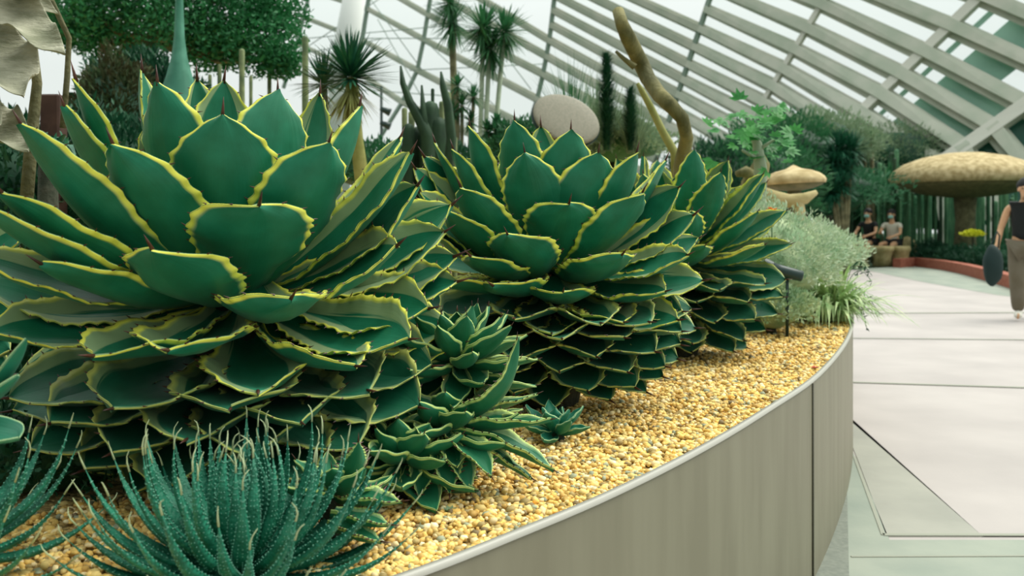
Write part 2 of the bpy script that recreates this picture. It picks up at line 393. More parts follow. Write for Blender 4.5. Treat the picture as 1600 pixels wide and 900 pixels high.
me.loops.add(len(Fc)); me.loops.foreach_set('vertex_index', Fc.astype(np.int32)); nf = len(Fc) // 3
me.polygons.add(nf); me.polygons.foreach_set('loop_start', np.arange(0, nf * 3, 3, dtype=np.int32)); me.update(calc_edges=True)
pal = np.array([(.58, .38, .10), (.70, .50, .17), (.46, .28, .07), (.66, .52, .27), (.30, .22, .08), (.58, .43, .15), (.78, .66, .38), (.24, .26, .17), (.66, .40, .09), (.18, .13, .06)])
pc = 1.42 * pal[rs.choice(10, want, p=[.2, .17, .14, .1, .09, .13, .04, .05, .05, .03])] * (.8 + .4 * rs.rand(want, 1))
ca_ = me.color_attributes.new('tint', 'FLOAT_COLOR', 'POINT')
ca_.data.foreach_set('color', np.repeat(np.concatenate([pc, np.ones((want, 1))], 1), 12, 0).reshape(-1))
me.materials.append(pm); go = bpy.data.objects.new('gravel', me); COL.objects.link(go)
me.polygons.foreach_set('use_smooth', [True] * nf)
tag(go, 'loose golden gravel covering the planter bed beside the rim', 'gravel', kind='stuff')

# ------------------------------------------------------------------ succulent leaf
US = [-1, -.93, -.82, -.6, -.35, 0, .35, .6, .82, .93, 1]
def leaf(parent, base, tip, W, hint, k=.10, cup=.85, teeth=12, mat=None, seed=0, spine=.03, basew=.42, peak=.62, nv=62, thick=.016,
         tooth=.0080, wave=0., tipk=1.8, flick=.0, name='leaf', margin=True, twist=0):
    r = random.Random(seed); base = Vector(base); tip = Vector(tip); d = tip - base; L = d.length; d = d / L
    nrm = Vector(hint) - d * Vector(hint).dot(d)
    if nrm.length < .03: nrm = Vector((0, -1, 0)) - d * (-d.y)
    nrm.normalize(); sd_ = d.cross(nrm)
    if twist: q = Matrix.Rotation(twist, 3, d); nrm = q @ nrm; sd_ = q @ sd_
    ph0, ph1 = r.random() * 6.3, r.random() * 6.3; asym = r.uniform(-.05, .05)
    def path(t): return base + d * (L * t) - nrm * (k * L * 4 * t * (1 - t)) + nrm * (flick * L * max(0, t - .75) ** 2 * 8) + sd_ * (asym * L * t * (1 - t) * 2)
    def width(t):
        if t < peak: x = t / peak; return basew + (1 - basew) * (x * x * (3 - 2 * x)) ** .9
        x = (t - peak) / (1 - peak); return max(1 - x ** tipk, .012)
    top = []; bot = []; uvt = []; uvb = []; teethp = []
    for i in range(nv + 1):
        t = i / nv; p = path(t); tg = (path(min(1, t + .01)) - path(max(0, t - .01))).normalized()
        nn = sd_.cross(tg).normalized(); 
        hw = W * .5 * width(t)
        a = cup * (1 + .25 * (1 - t)); tth = 0
        ct = t * teeth; fr_ = ct - math.floor(ct)
        if t > .14 and t < .98: tth = tooth * (.25 + max(0, 1 - abs(fr_ - .5) * 2.6)) * min(1, hw / (W * .2))
        for u in US:
            lat = hw * math.sin(a * u) / a
            if abs(u) > .9: lat += math.copysign(tth * (1 if abs(u) == 1 else .5), u)
            lift = hw * (1 - math.cos(a * u)) / a * 1.1
            if wave: lift += wave * abs(u) ** 2 * math.sin(t * 17 + ph0 + (2 if u > 0 else 0)) * hw
            lift += .014 * W * math.sin(t * 9 + ph1 + u * 3) + (.022 * W * math.sin(t * 21 + ph0 + (1.7 if u > 0 else 0)) if abs(u) > .8 and teeth else 0)
            c = p + sd_ * lat + nn * lift
            tk = thick * (1 - .75 * t) * math.sqrt(max(0, 1 - u * u)) + .0016
            top.append(c + nn * .0008); bot.append(c - nn * tk)
            uvt.append(((u + 1) / 2, t)); uvb.append(((u + 1) / 2 + 2, t))
    nu = len(US); V = top + bot; o = len(top); Fs = []
    for i in range(nv):
        for j in range(nu - 1):
            q = i * nu + j; Fs.append((q, q + nu, q + nu + 1, q + 1)); Fs.append((q + o, q + 1 + o, q + nu + 1 + o, q + nu + o))
        for j in (0, nu - 1):
            q = i * nu + j; Fs.append((q, q + o, q + nu + o, q + nu) if j == 0 else (q, q + nu, q + nu + o, q + o))
    UV = uvt + uvb
    me = bpy.data.meshes.new(name); me.from_pydata([tuple(v) for v in V], [], Fs)
    ul = me.uv_layers.new(name='uv'); li = np.empty(len(me.loops), np.int32); me.loops.foreach_get('vertex_index', li)
    ul.data.foreach_set('uv', np.array(UV)[li].reshape(-1).astype(np.float32))
    me.polygons.foreach_set('use_smooth', [True] * len(Fs)); me.materials.append(mat or M['agave'])
    ob = bpy.data.objects.new(name, me); COL.objects.link(ob); ob.parent = parent
    ob.matrix_parent_inverse = Matrix.Translation(-Vector(parent.location))
    if spine:
        mb = MB(); tg = (path(1) - path(.93)).normalized(); s0 = path(.985)
        q_ = .1 * spine; mb.tube([s0, s0 + tg * spine * .5, s0 + tg * spine], [q_, q_ * .6, .0003], 6); mb.build('terminal_spine', M['spine'], ob)
    if margin and teeth:
        mb = MB()
        for kx in range(teeth):
            t = (kx + .5) / teeth
            if t < .16 or t > .97: continue
            i = min(nv, round(t * nv))
            for j in (0, nu - 1):
                e = top[i * nu + j]; inn_ = top[i * nu + (1 if j == 0 else nu - 2)]
                dd = (e - inn_).normalized() + d * r.uniform(-.3, .5); dd.normalize(); l = r.uniform(.005, .010)
                mb.tube([e - dd * .001, e + dd * l], [.0017, .0003], 4)
        mb.build('marginal_spines', M['spine'], ob, smooth=False)['kind'] = 'stuff'
    return ob

def tiplocs(C, px, py, L, front):
    """tip on the sphere of radius L about C that projects to the given direction"""
    dr = Vector(((px - 800) / F, 1, -(py - HOR) / F)); dr.normalize(); o = Vector((0, 0, HC)) - C
    b = dr.dot(o); c = o.dot(o) - L * L; disc = b * b - c
    if disc < 0: Yd = -b
    else: Yd = -b - math.sqrt(disc) if front else -b + math.sqrt(disc)
    return Vector((0, 0, HC)) + dr * Yd

def agave(label, C, spec, tiers, lower, seed, fillback=True, skip=None, scale=1.0):
    r = random.Random(seed); root = thing('agave', (C.x, C.y, GZ), label, 'agave', 'large variegated agaves in the planter')
    axis = Vector((0, 0, 1)); s = seed * 100
    mb = MB(); mb.lathe((C.x, C.y, 0), [(.09 * scale, GZ - .02), (.12 * scale, GZ + .1), (.12 * scale, C.z - .12), (.07 * scale, C.z - .04), (.02, C.z + .02)], 14, wob=.1, seed=seed)
    mb.build('stem', M['stem'], root)
    cnt = 0
    for sp_ in spec:
        px, py, L, Wd, fr_ = sp_[:5]; kk = sp_[5] if len(sp_) > 5 else .10
        b0 = C.copy(); tp = tiplocs(b0, px, py, L, fr_)
        dz = tp.z - C.z
        if dz < 0: b0.z = C.z + dz * .62; 
        else: b0.z = C.z - .02
        h = Vector((tp.x - C.x, tp.y - C.y, 0)); h = h.normalized() if h.length > 1e-3 else Vector((0, -1, 0))
        b0 += h * (.015 + .075 * max(0, 1 - max(0, dz) / L * 1.1))
        vw = abs(tp.x - C.x) / L; vw = vw if (dz / L < .66 and vw > .68) else 0
        hint = (axis + Vector((0, -1.0 * vw, 0))) if abs(dz) < L * .93 else -h
        leaf(root, b0, tp, Wd * 1.12, hint, k=kk, basew=.34 if dz > .15 else .42, peak=.65 if dz > .15 else .62, seed=s + cnt, cup=r.uniform(.55, .8), spine=r.uniform(.034, .046), tipk=2.7, teeth=r.choice((11, 12, 13)), twist=r.uniform(-.08, .08)); cnt += 1
    for (n_, el, L, Wd, a0) in tiers:
        for q in range(n_):
            az = a0 + 2 * math.pi * q / n_ + r.uniform(-.1, .1)      # 0 = towards the camera
            dv = Vector((math.sin(az) * math.cos(el), -math.cos(az) * math.cos(el), math.sin(el)))
            if skip and skip(az, el): continue
            h = Vector((dv.x, dv.y, 0)).normalized(); b0 = C + h * .03 - Vector((0, 0, .02))
            if cnt >= 98: break
            leaf(root, b0, b0 + dv * L * scale * r.uniform(.95, 1.05), Wd * scale, axis + Vector((0, -.8 * abs(math.sin(az)), 0)), k=.10, seed=s + cnt, cup=r.uniform(.75, 1), spine=.03, tipk=2.7, twist=r.uniform(-.1, .1)); cnt += 1
    for ti, (n_, ztip, Rr, Wd, a0) in enumerate(lower):
        for q in range(n_):
            az = a0 + 2 * math.pi * q / n_ + r.uniform(-.06, .06)
            if math.cos(az) < -.35: continue
            if cnt >= 98: break
            h = Vector((math.sin(az), -math.cos(az), 0)); Rq = Rr * r.uniform(.95, 1.04)
            tp = Vector((C.x, C.y, ztip + r.uniform(-.012, .012))) + h * Rq; b0 = Vector((C.x, C.y, ztip + .055 + .02 * ti)) + h * .05
            leaf(root, b0, tp, Wd * 1.18, axis + Vector((0, -.7 * abs(math.sin(az)), 0)), k=.07, mat=M['agave_shaded'], seed=s + cnt, cup=r.uniform(.5, .75), spine=.036, peak=.64, tipk=3.0, twist=r.uniform(-.12, .12)); cnt += 1
    return root

LOWER = [(12, 1.015, .42, .18, .1), (13, .955, .42, .175, .35), (13, .90, .415, .17, .1), (12, .85, .39, .16, .3), (11, .795, .35, .15, .1), (10, .745, .29, .13, .3)]
C1 = P(378, 440, 1.95)
A1 = [(405, 320, .40, .21, True, .04), (348, 178, .44, .20, True), (176, 224, .44, .20, True), (514, 222, .435, .185, True),
      (246, 128, .465, .175, True), (434, 140, .425, .185, True), (350, 125, .47, .15, False), (308, 122, .50, .12, False), (222, 108, .52, .12, False), (562, 165, .46, .15, False),
      (500, 145, .5, .12, False), (100, 165, .50, .15, False), (118, 122, .53, .12, False), (32, 192, .55, .15, True),
      (2, 300, .52, .16, True), (-25, 325, .54, .14, True), (-40, 400, .52, .15, True), (626, 213, .5, .14, False), (642, 238, .5, .14, True), (652, 290, .46, .15, True), (706, 320, .46, .15, False), (695, 362, .46, .15, True),
      (620, 384, .42, .17, True), (712, 400, .46, .15, False), (715, 440, .47, .15, True), (455, 466, .40, .19, True, .16), (237, 388, .42, .19, True, .12),
      (262, 547, .43, .19, True, .08), (64, 412, .45, .16, True), (-30, 440, .47, .17, True), (145, 556, .46, .18, True, .08), (403, 612, .44, .185, True, .08), (556, 572, .45, .18, True, .07),
      (670, 482, .44, .17, True, .08), (702, 508, .46, .16, True), (715, 535, .46, .15, True), (640, 530, .47, .17, True, .08), (-20, 520, .5, .17, True)]
agave('largest variegated agave rosette, nearest the camera at left', C1, A1,
      [(5, R(78), .34, .13, .4), (7, R(58), .45, .15, .9), (9, R(30), .45, .15, .2), (10, R(8), .45, .15, .5)],
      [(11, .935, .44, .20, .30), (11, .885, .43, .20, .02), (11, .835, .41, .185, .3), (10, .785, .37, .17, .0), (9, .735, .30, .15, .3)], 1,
      skip=lambda az, el: math.cos(az) > -.25 and el < R(70))
C2 = P(855, 412, 2.75)
A2 = [(889, 318, .37, .20, True, .04), (820, 238, .43, .17, True), (935, 238, .43, .20, True), (1004, 300, .42, .20, True), (804, 188, .47, .15, True), (892, 202, .46, .17, True),
      (845, 196, .5, .12, False), (734, 196, .49, .13, True), (708, 232, .46, .14, True), (680, 222, .5, .12, False), (662, 243, .5, .13, False), (648, 262, .5, .13, True), (720, 292, .45, .16, True),
      (655, 300, .48, .15, True), (660, 345, .47, .15, True), (995, 237, .46, .15, True), (1040, 250, .48, .14, False), (1062, 292, .46, .15, False), (1085, 335, .47, .15, True), (793, 366, .41, .19, True, .12),
      (972, 398, .41, .19, True, .12), (880, 455, .40, .18, True, .15), (770, 446, .43, .18, True, .12), (1040, 455, .45, .17, True), (1075, 398, .47, .15, True), (1092, 372, .48, .14, False),
      (1100, 438, .48, .15, True), (862, 520, .43, .18, True, .08), (975, 503, .43, .18, True, .08), (735, 400, .44, .15, True), (700, 330, .45, .15, True), (1060, 500, .46, .16, True), (690, 440, .47, .15, True)]
agave('variegated agave rosette beside the gravel rim, middle of the three large ones', C2, A2,
      [(5, R(78), .34, .13, .4), (7, R(55), .45, .15, .9), (9, R(30), .45, .15, .2), (10, R(8), .45, .15, .5)],
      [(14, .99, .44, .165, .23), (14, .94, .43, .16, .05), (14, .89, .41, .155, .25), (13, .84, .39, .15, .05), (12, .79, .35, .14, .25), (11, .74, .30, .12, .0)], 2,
      skip=lambda az, el: math.cos(az) > -.25 and el < R(70))
C3 = P(1052, 395, 3.75)
agave('farthest large variegated agave rosette, beside the silver plants', C3, [],
      [(5, R(80), .36, .13, .4), (8, R(62), .47, .16, .9), (11, R(42), .48, .16, .2), (12, R(24), .47, .155, .5), (13, R(8), .46, .15, .1)],
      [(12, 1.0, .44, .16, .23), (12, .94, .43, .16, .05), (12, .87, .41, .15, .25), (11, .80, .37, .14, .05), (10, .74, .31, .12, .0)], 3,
      skip=lambda az, el: math.sin(az) < -.6 and el < R(40))

C4 = P(-255, 470, 2.3)  # extra agave put in to fill and darken the left side
agave('variegated agave added for shading, mostly outside the left edge of the photo', C4, [], [(8, R(55), .45, .17, .9), (10, R(28), .46, .17, .2), (11, R(8), .46, .165, .5)],
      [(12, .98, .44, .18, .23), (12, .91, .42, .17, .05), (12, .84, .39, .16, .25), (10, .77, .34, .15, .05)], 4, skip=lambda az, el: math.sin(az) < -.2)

# ------------------------------------------------------------------ small agaves
def pup(label, C, n_, L, W, el0, el1, seed, mat, spec=(), wave=0, tooth=.0012, spine=.014, group=None, tilt=(0, 0), teeth=9):
    r = random.Random(seed); root = thing('small_agave', (C.x, C.y, GZ), label, 'agave', group)
    ax = Vector((tilt[0], tilt[1], 1)).normalized(); ga = 2.39996
    rot = Vector((0, 0, 1)).rotation_difference(ax)
    mb = MB(); mb.lathe((C.x, C.y, 0), [(.018, GZ - .02), (.025, C.z - .02), (.008, C.z + .01)], 10); mb.build('stem', M['stem'], root)
    for i in range(n_):
        f_ = (i / max(1, n_ - 1)); el = el0 + (el1 - el0) * f_ ** .9; az = i * ga + r.uniform(-.15, .15)
        dv = rot @ Vector((math.sin(az) * math.cos(el), -math.cos(az) * math.cos(el), math.sin(el)))
        l = L * (.6 + .4 * min(1, f_ * 2)) * r.uniform(.9, 1.08)
        tp = C + dv * l; 
        if tp.z < GZ + .012: tp.z = GZ + .012 + r.random() * .02
        leaf(root, C + dv * .01 - ax * .01 * f_, tp, W * r.uniform(.85, 1.1), ax if el < R(80) else Vector((0, -1, 0)), k=r.uniform(.05, .13), mat=mat, seed=seed * 50 + i, cup=.9, spine=spine, teeth=teeth, tooth=tooth, nv=30, thick=.008, wave=wave, twist=r.uniform(-.25, .25), basew=.5, peak=.5, tipk=1.5, margin=False)
    for j, (bx, by, bY, tx, ty, tY, ww, kk) in enumerate(spec):
        leaf(root, P(bx, by, bY), P(tx, ty, tY), ww, ax, k=kk, mat=mat, seed=seed * 50 + 40 + j, cup=.9, spine=spine * 1.3, teeth=14, tooth=.0045, nv=52, thick=.01, basew=.5, peak=.45, tipk=1.5, margin=True)
    return root
pup('tight variegated agave offset squeezed between the two nearest large rosettes', P(715, 560, 2.0), 36, .18, .085, R(80), R(-25), 11, M['agave_pup'])
pup('long-leaved variegated agave offset spreading over gravel right of the largest rosette', P(700, 665, 1.90), 26, .18, .09, R(50), R(-25), 12, M['agave_pup'],
    spec=[(690, 640, 1.9, 808, 528, 1.82, .085, .26), (695, 650, 1.9, 812, 562, 1.95, .08, .16), (700, 660, 1.88, 862, 655, 1.82, .095, .05), (700, 672, 1.86, 866, 735, 1.82, .095, -.05), (695, 680, 1.85, 768, 745, 1.72, .085, -.05), (700, 685, 1.85, 832, 748, 1.84, .07, -.03), (690, 675, 1.85, 702, 772, 1.74, .08, -.05), (690, 650, 2.0, 840, 615, 2.05, .07, .05), (690, 675, 1.85, 735, 768, 1.74, .08, -.05), (680, 675, 1.85, 655, 778, 1.74, .08, -.05)])
pup('smallest plain green agave seedling on gravel between the large rosettes', P(868, 672, 2.28), 14, .10, .050, R(75), R(0), 13, M['agave_plain'], tooth=.001, spine=.006)
pup('dark agave offset low on the gravel under the largest rosette', P(632, 715, 1.82), 34, .17, .09, R(60), R(-35), 14, M['agave_pup'])
pup('agave offset poking out right of the lace aloe', P(520, 770, 1.56), 8, .11, .05, R(60), R(5), 15, M['agave_pup'],
    spec=[(520, 775, 1.56, 628, 783, 1.50, .07, .05), (520, 800, 1.5, 610, 820, 1.47, .05, .04), (515, 815, 1.48, 596, 846, 1.45, .05, .04), (540, 760, 1.6, 560, 690, 1.55, .055, .1)])
# plain plant at the left edge
pe = thing('broad_leaved_succulent', P(-60, 700, 1.3), 'bright green smooth-leaved succulent cut by the left edge', 'succulent')
pe.location.z = GZ
for j, (tx, ty, ww) in enumerate([(26, 586, .055), (30, 684, .065), (40, 528, .04), (-30, 500, .06), (-20, 640, .06)]):
    leaf(pe, P(-70, 640 + j * 6, 1.3), P(tx, ty, 1.22), ww, (0, -.3, 1), k=.08, mat=M['agave_plain'], seed=900 + j, teeth=0, spine=0, nv=24, cup=.5, peak=.55, basew=.4, tipk=2.7, thick=.006)
mb = MB(); mb.tube([(pe.location.x, 1.3, GZ - .01), P(-70, 620, 1.3)], [.014, .01], 8); mb.build('stem', M['stem'], pe)

# ------------------------------------------------------------------ lace aloes
def lace_aloe(label, C, n_, Rr, seed, nleaf_el=(R(82), R(2))):
    r = random.Random(seed); root = thing('lace_aloe', (C.x, C.y, GZ), label, 'aloe', 'lace aloes at the front of the bed')
    for i in range(n_):
        f_ = (i + .5) / n_; el = nleaf_el[0] + (nleaf_el[1] - nleaf_el[0]) * f_ ** .85 + r.uniform(-.1, .1); az = i * 2.39996 + r.uniform(-.2, .2)
        dv = Vector((math.sin(az) * math.cos(el), -math.cos(az) * math.cos(el), math.sin(el)))
        L = Rr * (.70 + .42 * min(1, f_ * 2.0)) * r.uniform(.85, 1.12); W = .028 * r.uniform(.85, 1.15)
        up = Vector((0, 0, 1)); nn = (up - dv * up.dot(dv)).normalized(); sd_ = dv.cross(nn); mb = MB(); mbd = MB(); mba = MB()
        base = C + Vector((dv.x, dv.y, 0)) * .03 - up * .03 * f_; NP = 9; V = []
        pth = lambda t: base + dv * (L * t) - nn * (.10 * L * 4 * t * (1 - t)) + nn * (.12 * L * t ** 3)
        NS = 7
        prof = [(-1, .22), (-.55, -.05), (0, -.13), (.55, -.05), (1, .22), (.55, -.5), (-.55, -.5)]
        for j in range(NP + 1):
            t = j / NP; ww = W * .5 * ((.75 + .6 * t) if t < .4 else max(.04, (1 - ((t - .4) / .6) ** 1.3)) * .99)
            tg = (pth(min(1, t + .02)) - pth(max(0, t - .02))).normalized(); n2 = sd_.cross(tg)
            for a, b_ in prof: V.append(pth(t) + sd_ * (a * ww) + n2 * (b_ * ww))
        mb.add(V, [(j * NS + k_, j * NS + (k_ + 1) % NS, (j + 1) * NS + (k_ + 1) % NS, (j + 1) * NS + k_) for j in range(NP) for k_ in range(NS)] + [tuple(range(NP * NS, NP * NS + NS))])
        lf = mb.build('leaf', M['aloe'], root)
        for j in range(3, 24):                                       # pale tubercles on margins and back
            t = j / 25; ww = W * .5 * ((.75 + .6 * t) if t < .4 else max(.04, (1 - ((t - .4) / .6) ** 1.3)))
            for a, b_ in ((-1, .22), (1, .22), (-.5, -.5), (.5, -.5), (0, -.62), (r.uniform(-.5, .5), .0)):
                if a not in (-1, 1) and r.random() < .25: continue
                c = pth(t) + sd_ * (a * ww) + nn * (b_ * ww); rr = .0013 if abs(a) < 1 else .0016
                mbd.add([c + sd_ * rr, c + nn * rr, c - sd_ * rr, c - nn * rr, c + dv * rr * 1.2, c - dv * rr * 1.2],
                        [(0, 1, 4), (1, 2, 4), (2, 3, 4), (3, 0, 4), (1, 0, 5), (2, 1, 5), (3, 2, 5), (0, 3, 5)])
        mbd.build('tubercles', M['aloe_dot'], lf)['kind'] = 'stuff'
        e = pth(1); tg = (pth(1) - pth(.9)).normalized(); cu = (nn * r.uniform(-.2, 1) + sd_ * r.uniform(-.8, .8))
        mba.tube([e - tg * .004, e + tg * .01, e + tg * .018 + cu * .004, e + tg * .022 + cu * .012], [.0016, .0013, .0009, .0004], 5)
        mba.build('awn', M['awn'], lf)
    return root
lace_aloe('round lace aloe with white-spotted leaves at the front, below the largest agave', P(378, 868, 1.40), 98, .212, 21, (R(86), R(5)))
lace_aloe('lace aloe cut off by the lower left edge of the photo', P(-105, 850, 1.35), 55, .19, 22)

# ------------------------------------------------------------------ silver planting near the far rim
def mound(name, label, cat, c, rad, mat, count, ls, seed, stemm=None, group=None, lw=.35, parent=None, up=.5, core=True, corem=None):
    r = random.Random(seed); root = thing(name, (c[0], c[1], c[2] - rad[2] * .6), label, cat, group)
    mb = MB()
    for _ in range(count):
        d = rdir(r, -.35, 1); q = r.uniform(.72, 1.06)
        bmp = 1 + .13 * math.sin(6 * d.x + seed) * math.sin(5 * d.y + 2 * seed) + .1 * math.sin(9 * d.z + 7 * d.x)
        p = Vector((c[0] + d.x * rad[0] * q * bmp, c[1] + d.y * rad[1] * q * bmp, c[2] + d.z * rad[2] * q * bmp))
        dd = (d + rdir(r) * .9 + Vector((0, 0, up))).normalized(); l = ls * r.uniform(.6, 1.3)
        mb.leaflet(p, dd, l, l * lw, rdir(r))
    mb.build('foliage', mat, root)
    zg = GZ if inplanter(c[0], c[1]) else -.02
    if c[2] - rad[2] * .6 > zg:
        mb = MB(); mb.tube([(c[0], c[1], zg - .01), (c[0], c[1], c[2])], [rad[0] * .16, rad[0] * .08], 8); mb.build('stem', M['stem'], root); root.location.z
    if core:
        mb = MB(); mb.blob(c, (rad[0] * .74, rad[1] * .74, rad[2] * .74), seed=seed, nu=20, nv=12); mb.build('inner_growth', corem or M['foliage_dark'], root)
    return root
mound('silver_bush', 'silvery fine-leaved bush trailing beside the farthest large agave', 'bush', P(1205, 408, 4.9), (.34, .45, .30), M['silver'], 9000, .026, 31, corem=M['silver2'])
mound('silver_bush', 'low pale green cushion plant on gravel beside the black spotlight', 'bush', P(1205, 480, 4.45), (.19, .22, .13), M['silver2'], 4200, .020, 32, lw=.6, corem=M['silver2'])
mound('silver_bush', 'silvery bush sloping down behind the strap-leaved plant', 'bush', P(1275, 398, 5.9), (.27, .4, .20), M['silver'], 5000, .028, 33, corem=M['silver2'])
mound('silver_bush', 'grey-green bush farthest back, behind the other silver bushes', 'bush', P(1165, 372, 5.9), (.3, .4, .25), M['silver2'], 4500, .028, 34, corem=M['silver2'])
def straps(label, C, n_, L, W, mat, seed, name='strap_leaved_plant'):
    r = random.Random(seed); root = thing(name, (C.x, C.y, GZ), label, 'plant')
    mb = MB()
    for i in range(n_):
        az = r.random() * 6.283; el = R(r.uniform(35, 88)); dv = Vector((math.sin(az) * math.cos(el), -math.cos(az) * math.cos(el), math.sin(el)))
        l_ = L * r.uniform(.6, 1.1); mb.blade(C + Vector((r.uniform(-.06, .06), r.uniform(-.06, .06), 0)), dv, l_, W * r.uniform(.7, 1.2), droop=min(r.uniform(.45, 1.1), math.sin(el) + max(0, C.z - GZ) / l_ - .03), n=8)
    mb.build('leaves', mat, root)
    mb = MB(); mb.tube([(C.x, C.y, GZ - .01), (C.x, C.y, C.z)], [.05, .03], 10); mb.build('crown', M['stem'], root); return root
straps('arching yellow-green strap-leaved plant spilling over the far rim', P(1298, 500, 4.95), 460, .60, .021, M['spider'], 41)
straps('small strap-leaved tuft behind the black spotlight', P(1255, 420, 5.0), 120, .26, .012, M['spider'], 42)
# trailing stems hanging over the rim
r = random.Random(5); ts = thing('trailing_stem_plant', P(1322, 450, 5.15), 'thin trailing stems with small leaflets hanging over the planter rim', 'plant')
ts.location.z = GZ
mb = MB(); ml = MB()
for (x1, y1, x2, y2) in ((1335, 420, 1352, 500), (1338, 400, 1362, 440), (1338, 430, 1372, 487), (1330, 440, 1354, 512), (1335, 380, 1358, 425)):
    a = P(1320, 455, 5.15); b = P(x1, y1, 5.05); c = P(x2, y2, 5.0); pp = [a * (1 - t) ** 2 + b * 2 * t * (1 - t) + c * t * t for t in [i / 8 for i in range(9)]]
    mb.tube(pp, .0018, 5)
    for p_ in pp[3:]:
        for _ in range(2): ml.leaflet(p_, (rdir(r) + Vector((0, 0, -.8))).normalized(), .035, .009, rdir(r))
mb.build('stems', M['foliage_mid'], ts); ml.build('leaflets', M['foliage_dark'], ts)
# orange flower
fl = thing('orange_flower', P(1206, 336, 4.45), 'orange flower standing above the silvery bushes', 'flower')
mb = MB(); c = P(1206, 332, 4.45)
for i in range(26): mb.leaflet(c, Vector((math.cos(i * .73), math.sin(i * .73) * .9, .35 + .3 * (i % 3))).normalized(), .04, .016, Vector((0, 0, 1)))
mb.build('petals', M['orange'], fl); mb = MB(); mb.tube([c - Vector((0, 0, .20)), c], .003, 6); mb.build('stalk', M['foliage_mid'], fl)
# garden spotlight
c = P(1230, 426, 4.3); sl_ = thing('garden_spotlight', (c.x, c.y, GZ), 'black cylindrical garden spotlight tilted among the silver bushes', 'spotlight')
mb = MB(); ax = Vector((.9, -.25, -.22)).normalized()
mb.tube([c - ax * .075, c - ax * .03, c + ax * .07, c + ax * .075], [.034, .03, .026, .018], 20); mb.build('housing', M['metal_dark'], sl_)
mb = MB(); mb.tube([c - ax * .115, c - ax * .07], [.048, .036], 20, cap=False); mb.build('cowl', M['metal_dark'], sl_)
mb = MB(); mb.tube([(c.x, c.y, GZ - .01), (c.x, c.y, c.z - .02)], .008, 8); mb.build('spike', M['metal_dark'], sl_)
# fallen red leaf
c = G(1272, 575, GZ + .014); mb = MB()
for a in (0, 1.2, 2.5, 3.9, 5.1): mb.leaflet(c, Vector((math.cos(a), math.sin(a), .25)), .022, .012, Vector((0, 0, 1)))
tag(mb.build('fallen_leaf', M['red']), 'tiny red fallen leaf lying on the gravel', 'leaf')
c = P(735, 805, 1.66); c = G(703, 806, GZ)
mb = MB(); r = random.Random(9)
for i in range(16): a = i * 2.4; mb.leaflet(c + Vector((0, 0, .006)), Vector((math.cos(a), math.sin(a), .3 + .04 * i)), .018, .010, Vector((0, 0, 1)))
tag(mb.build('tiny_succulent', M['silver2']), 'tiny pale green succulent on gravel in front of the offsets', 'succulent')

# ------------------------------------------------------------------ background left
def tree(label, trunk, crown, mat, count, ls, seed, tr_=.08, dens=None, name='tree', tmat=None, group=None):
    r = random.Random(seed); b = Vector(trunk[0]); root = thing(name, b, label, 'tree', group)
    mb = MB(); mb.tube(trunk, [tr_ * (1 - .5 * i / (len(trunk) - 1)) for i in range(len(trunk))], 10)
    top = Vector(trunk[-1])
    for (c, q) in crown: 
        mid = (top + Vector(c)) / 2 + Vector((0, 0, -.1)); mb.tube([top, mid, c], [tr_ * .4, tr_ * .25, tr_ * .08], 6)
    mb.build('trunk', tmat or M['trunk'], root); mb = MB(); tot = sum(q for _, q in crown)
    for (c, q) in crown:
        c = Vector(c)
        for _ in range(int(count * q / tot)):
            d = rdir(r) * (r.random() ** .45); p = c + Vector((d.x * q, d.y * q, d.z * q * .75)); l = ls * r.uniform(.6, 1.3)
            mb.leaflet(p, rdir(r), l, l * .45, rdir(r))
    mb.build('crown', mat, root); return root
tree('dense dark green tree overhanging the largest agave at upper left', [P(215, 330, 7.5), P(225, 150, 7.5), P(235, 60, 7.5)],
     [(P(130, 5, 7.3), .45), (P(205, 20, 7.5), .5), (P(290, 30, 7.3), .5), (P(360, 40, 7.6), .5), (P(410, 70, 7.4), .38), (P(430, 20, 7.6), .3), (P(250, -60, 7.5), .7), (P(380, -40, 7.5), .5), (P(330, 75, 7.6), .3), (P(165, 55, 7.6), .33), (P(440, 95, 7.4), .2), (P(100, 40, 7.6), .3)], M['foliage'], 30000, .05, 51)
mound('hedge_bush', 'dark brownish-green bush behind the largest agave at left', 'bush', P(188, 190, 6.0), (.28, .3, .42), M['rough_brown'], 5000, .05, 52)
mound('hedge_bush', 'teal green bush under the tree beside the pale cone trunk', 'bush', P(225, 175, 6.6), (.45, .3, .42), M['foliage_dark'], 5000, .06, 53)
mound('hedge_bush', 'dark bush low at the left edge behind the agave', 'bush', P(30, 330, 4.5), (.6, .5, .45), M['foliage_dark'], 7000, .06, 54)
mound('hedge_bush', 'dark foliage added to fill and darken the ground behind and left of the largest agave', 'bush', P(20, 560, 3.0), (.75, .35, .30), M['foliage_dark'], 9000, .05, 57)  # added foliage: blocks light and fills the dark gap at left
mound('shade_mound', 'dark leafy mound added to darken the bed at the lower left, behind the cut-off lace aloe', 'shading mound', P(35, 690, 1.95), (.40, .22, .13), M['foliage_dark'], 5000, .03, 58)  # dark mound added where the gravel only lies in shadow
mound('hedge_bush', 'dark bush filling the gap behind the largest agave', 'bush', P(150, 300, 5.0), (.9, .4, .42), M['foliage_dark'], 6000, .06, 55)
# agave-like blue tuft at left behind
straps('teal spiky rosette behind the leftmost agave leaves', P(75, 235, 3.2), 70, .17, .022, M['agave_plain'] if False else M['yucca'], 56, name='spiky_rosette')
# post
c = P(84, 172, 4.2); mb = MB(); mb.box((c.x, c.y, (c.z + .07 + GZ) / 2), (.09, .09, c.z + .07 - GZ)); po = mb.build('timber_post', M['wood'], smooth=False)
bv = po.modifiers.new('bevel', 'BEVEL'); bv.width = .008
tag(po, 'short dark brown timber post below the felted leaves at left', 'post')
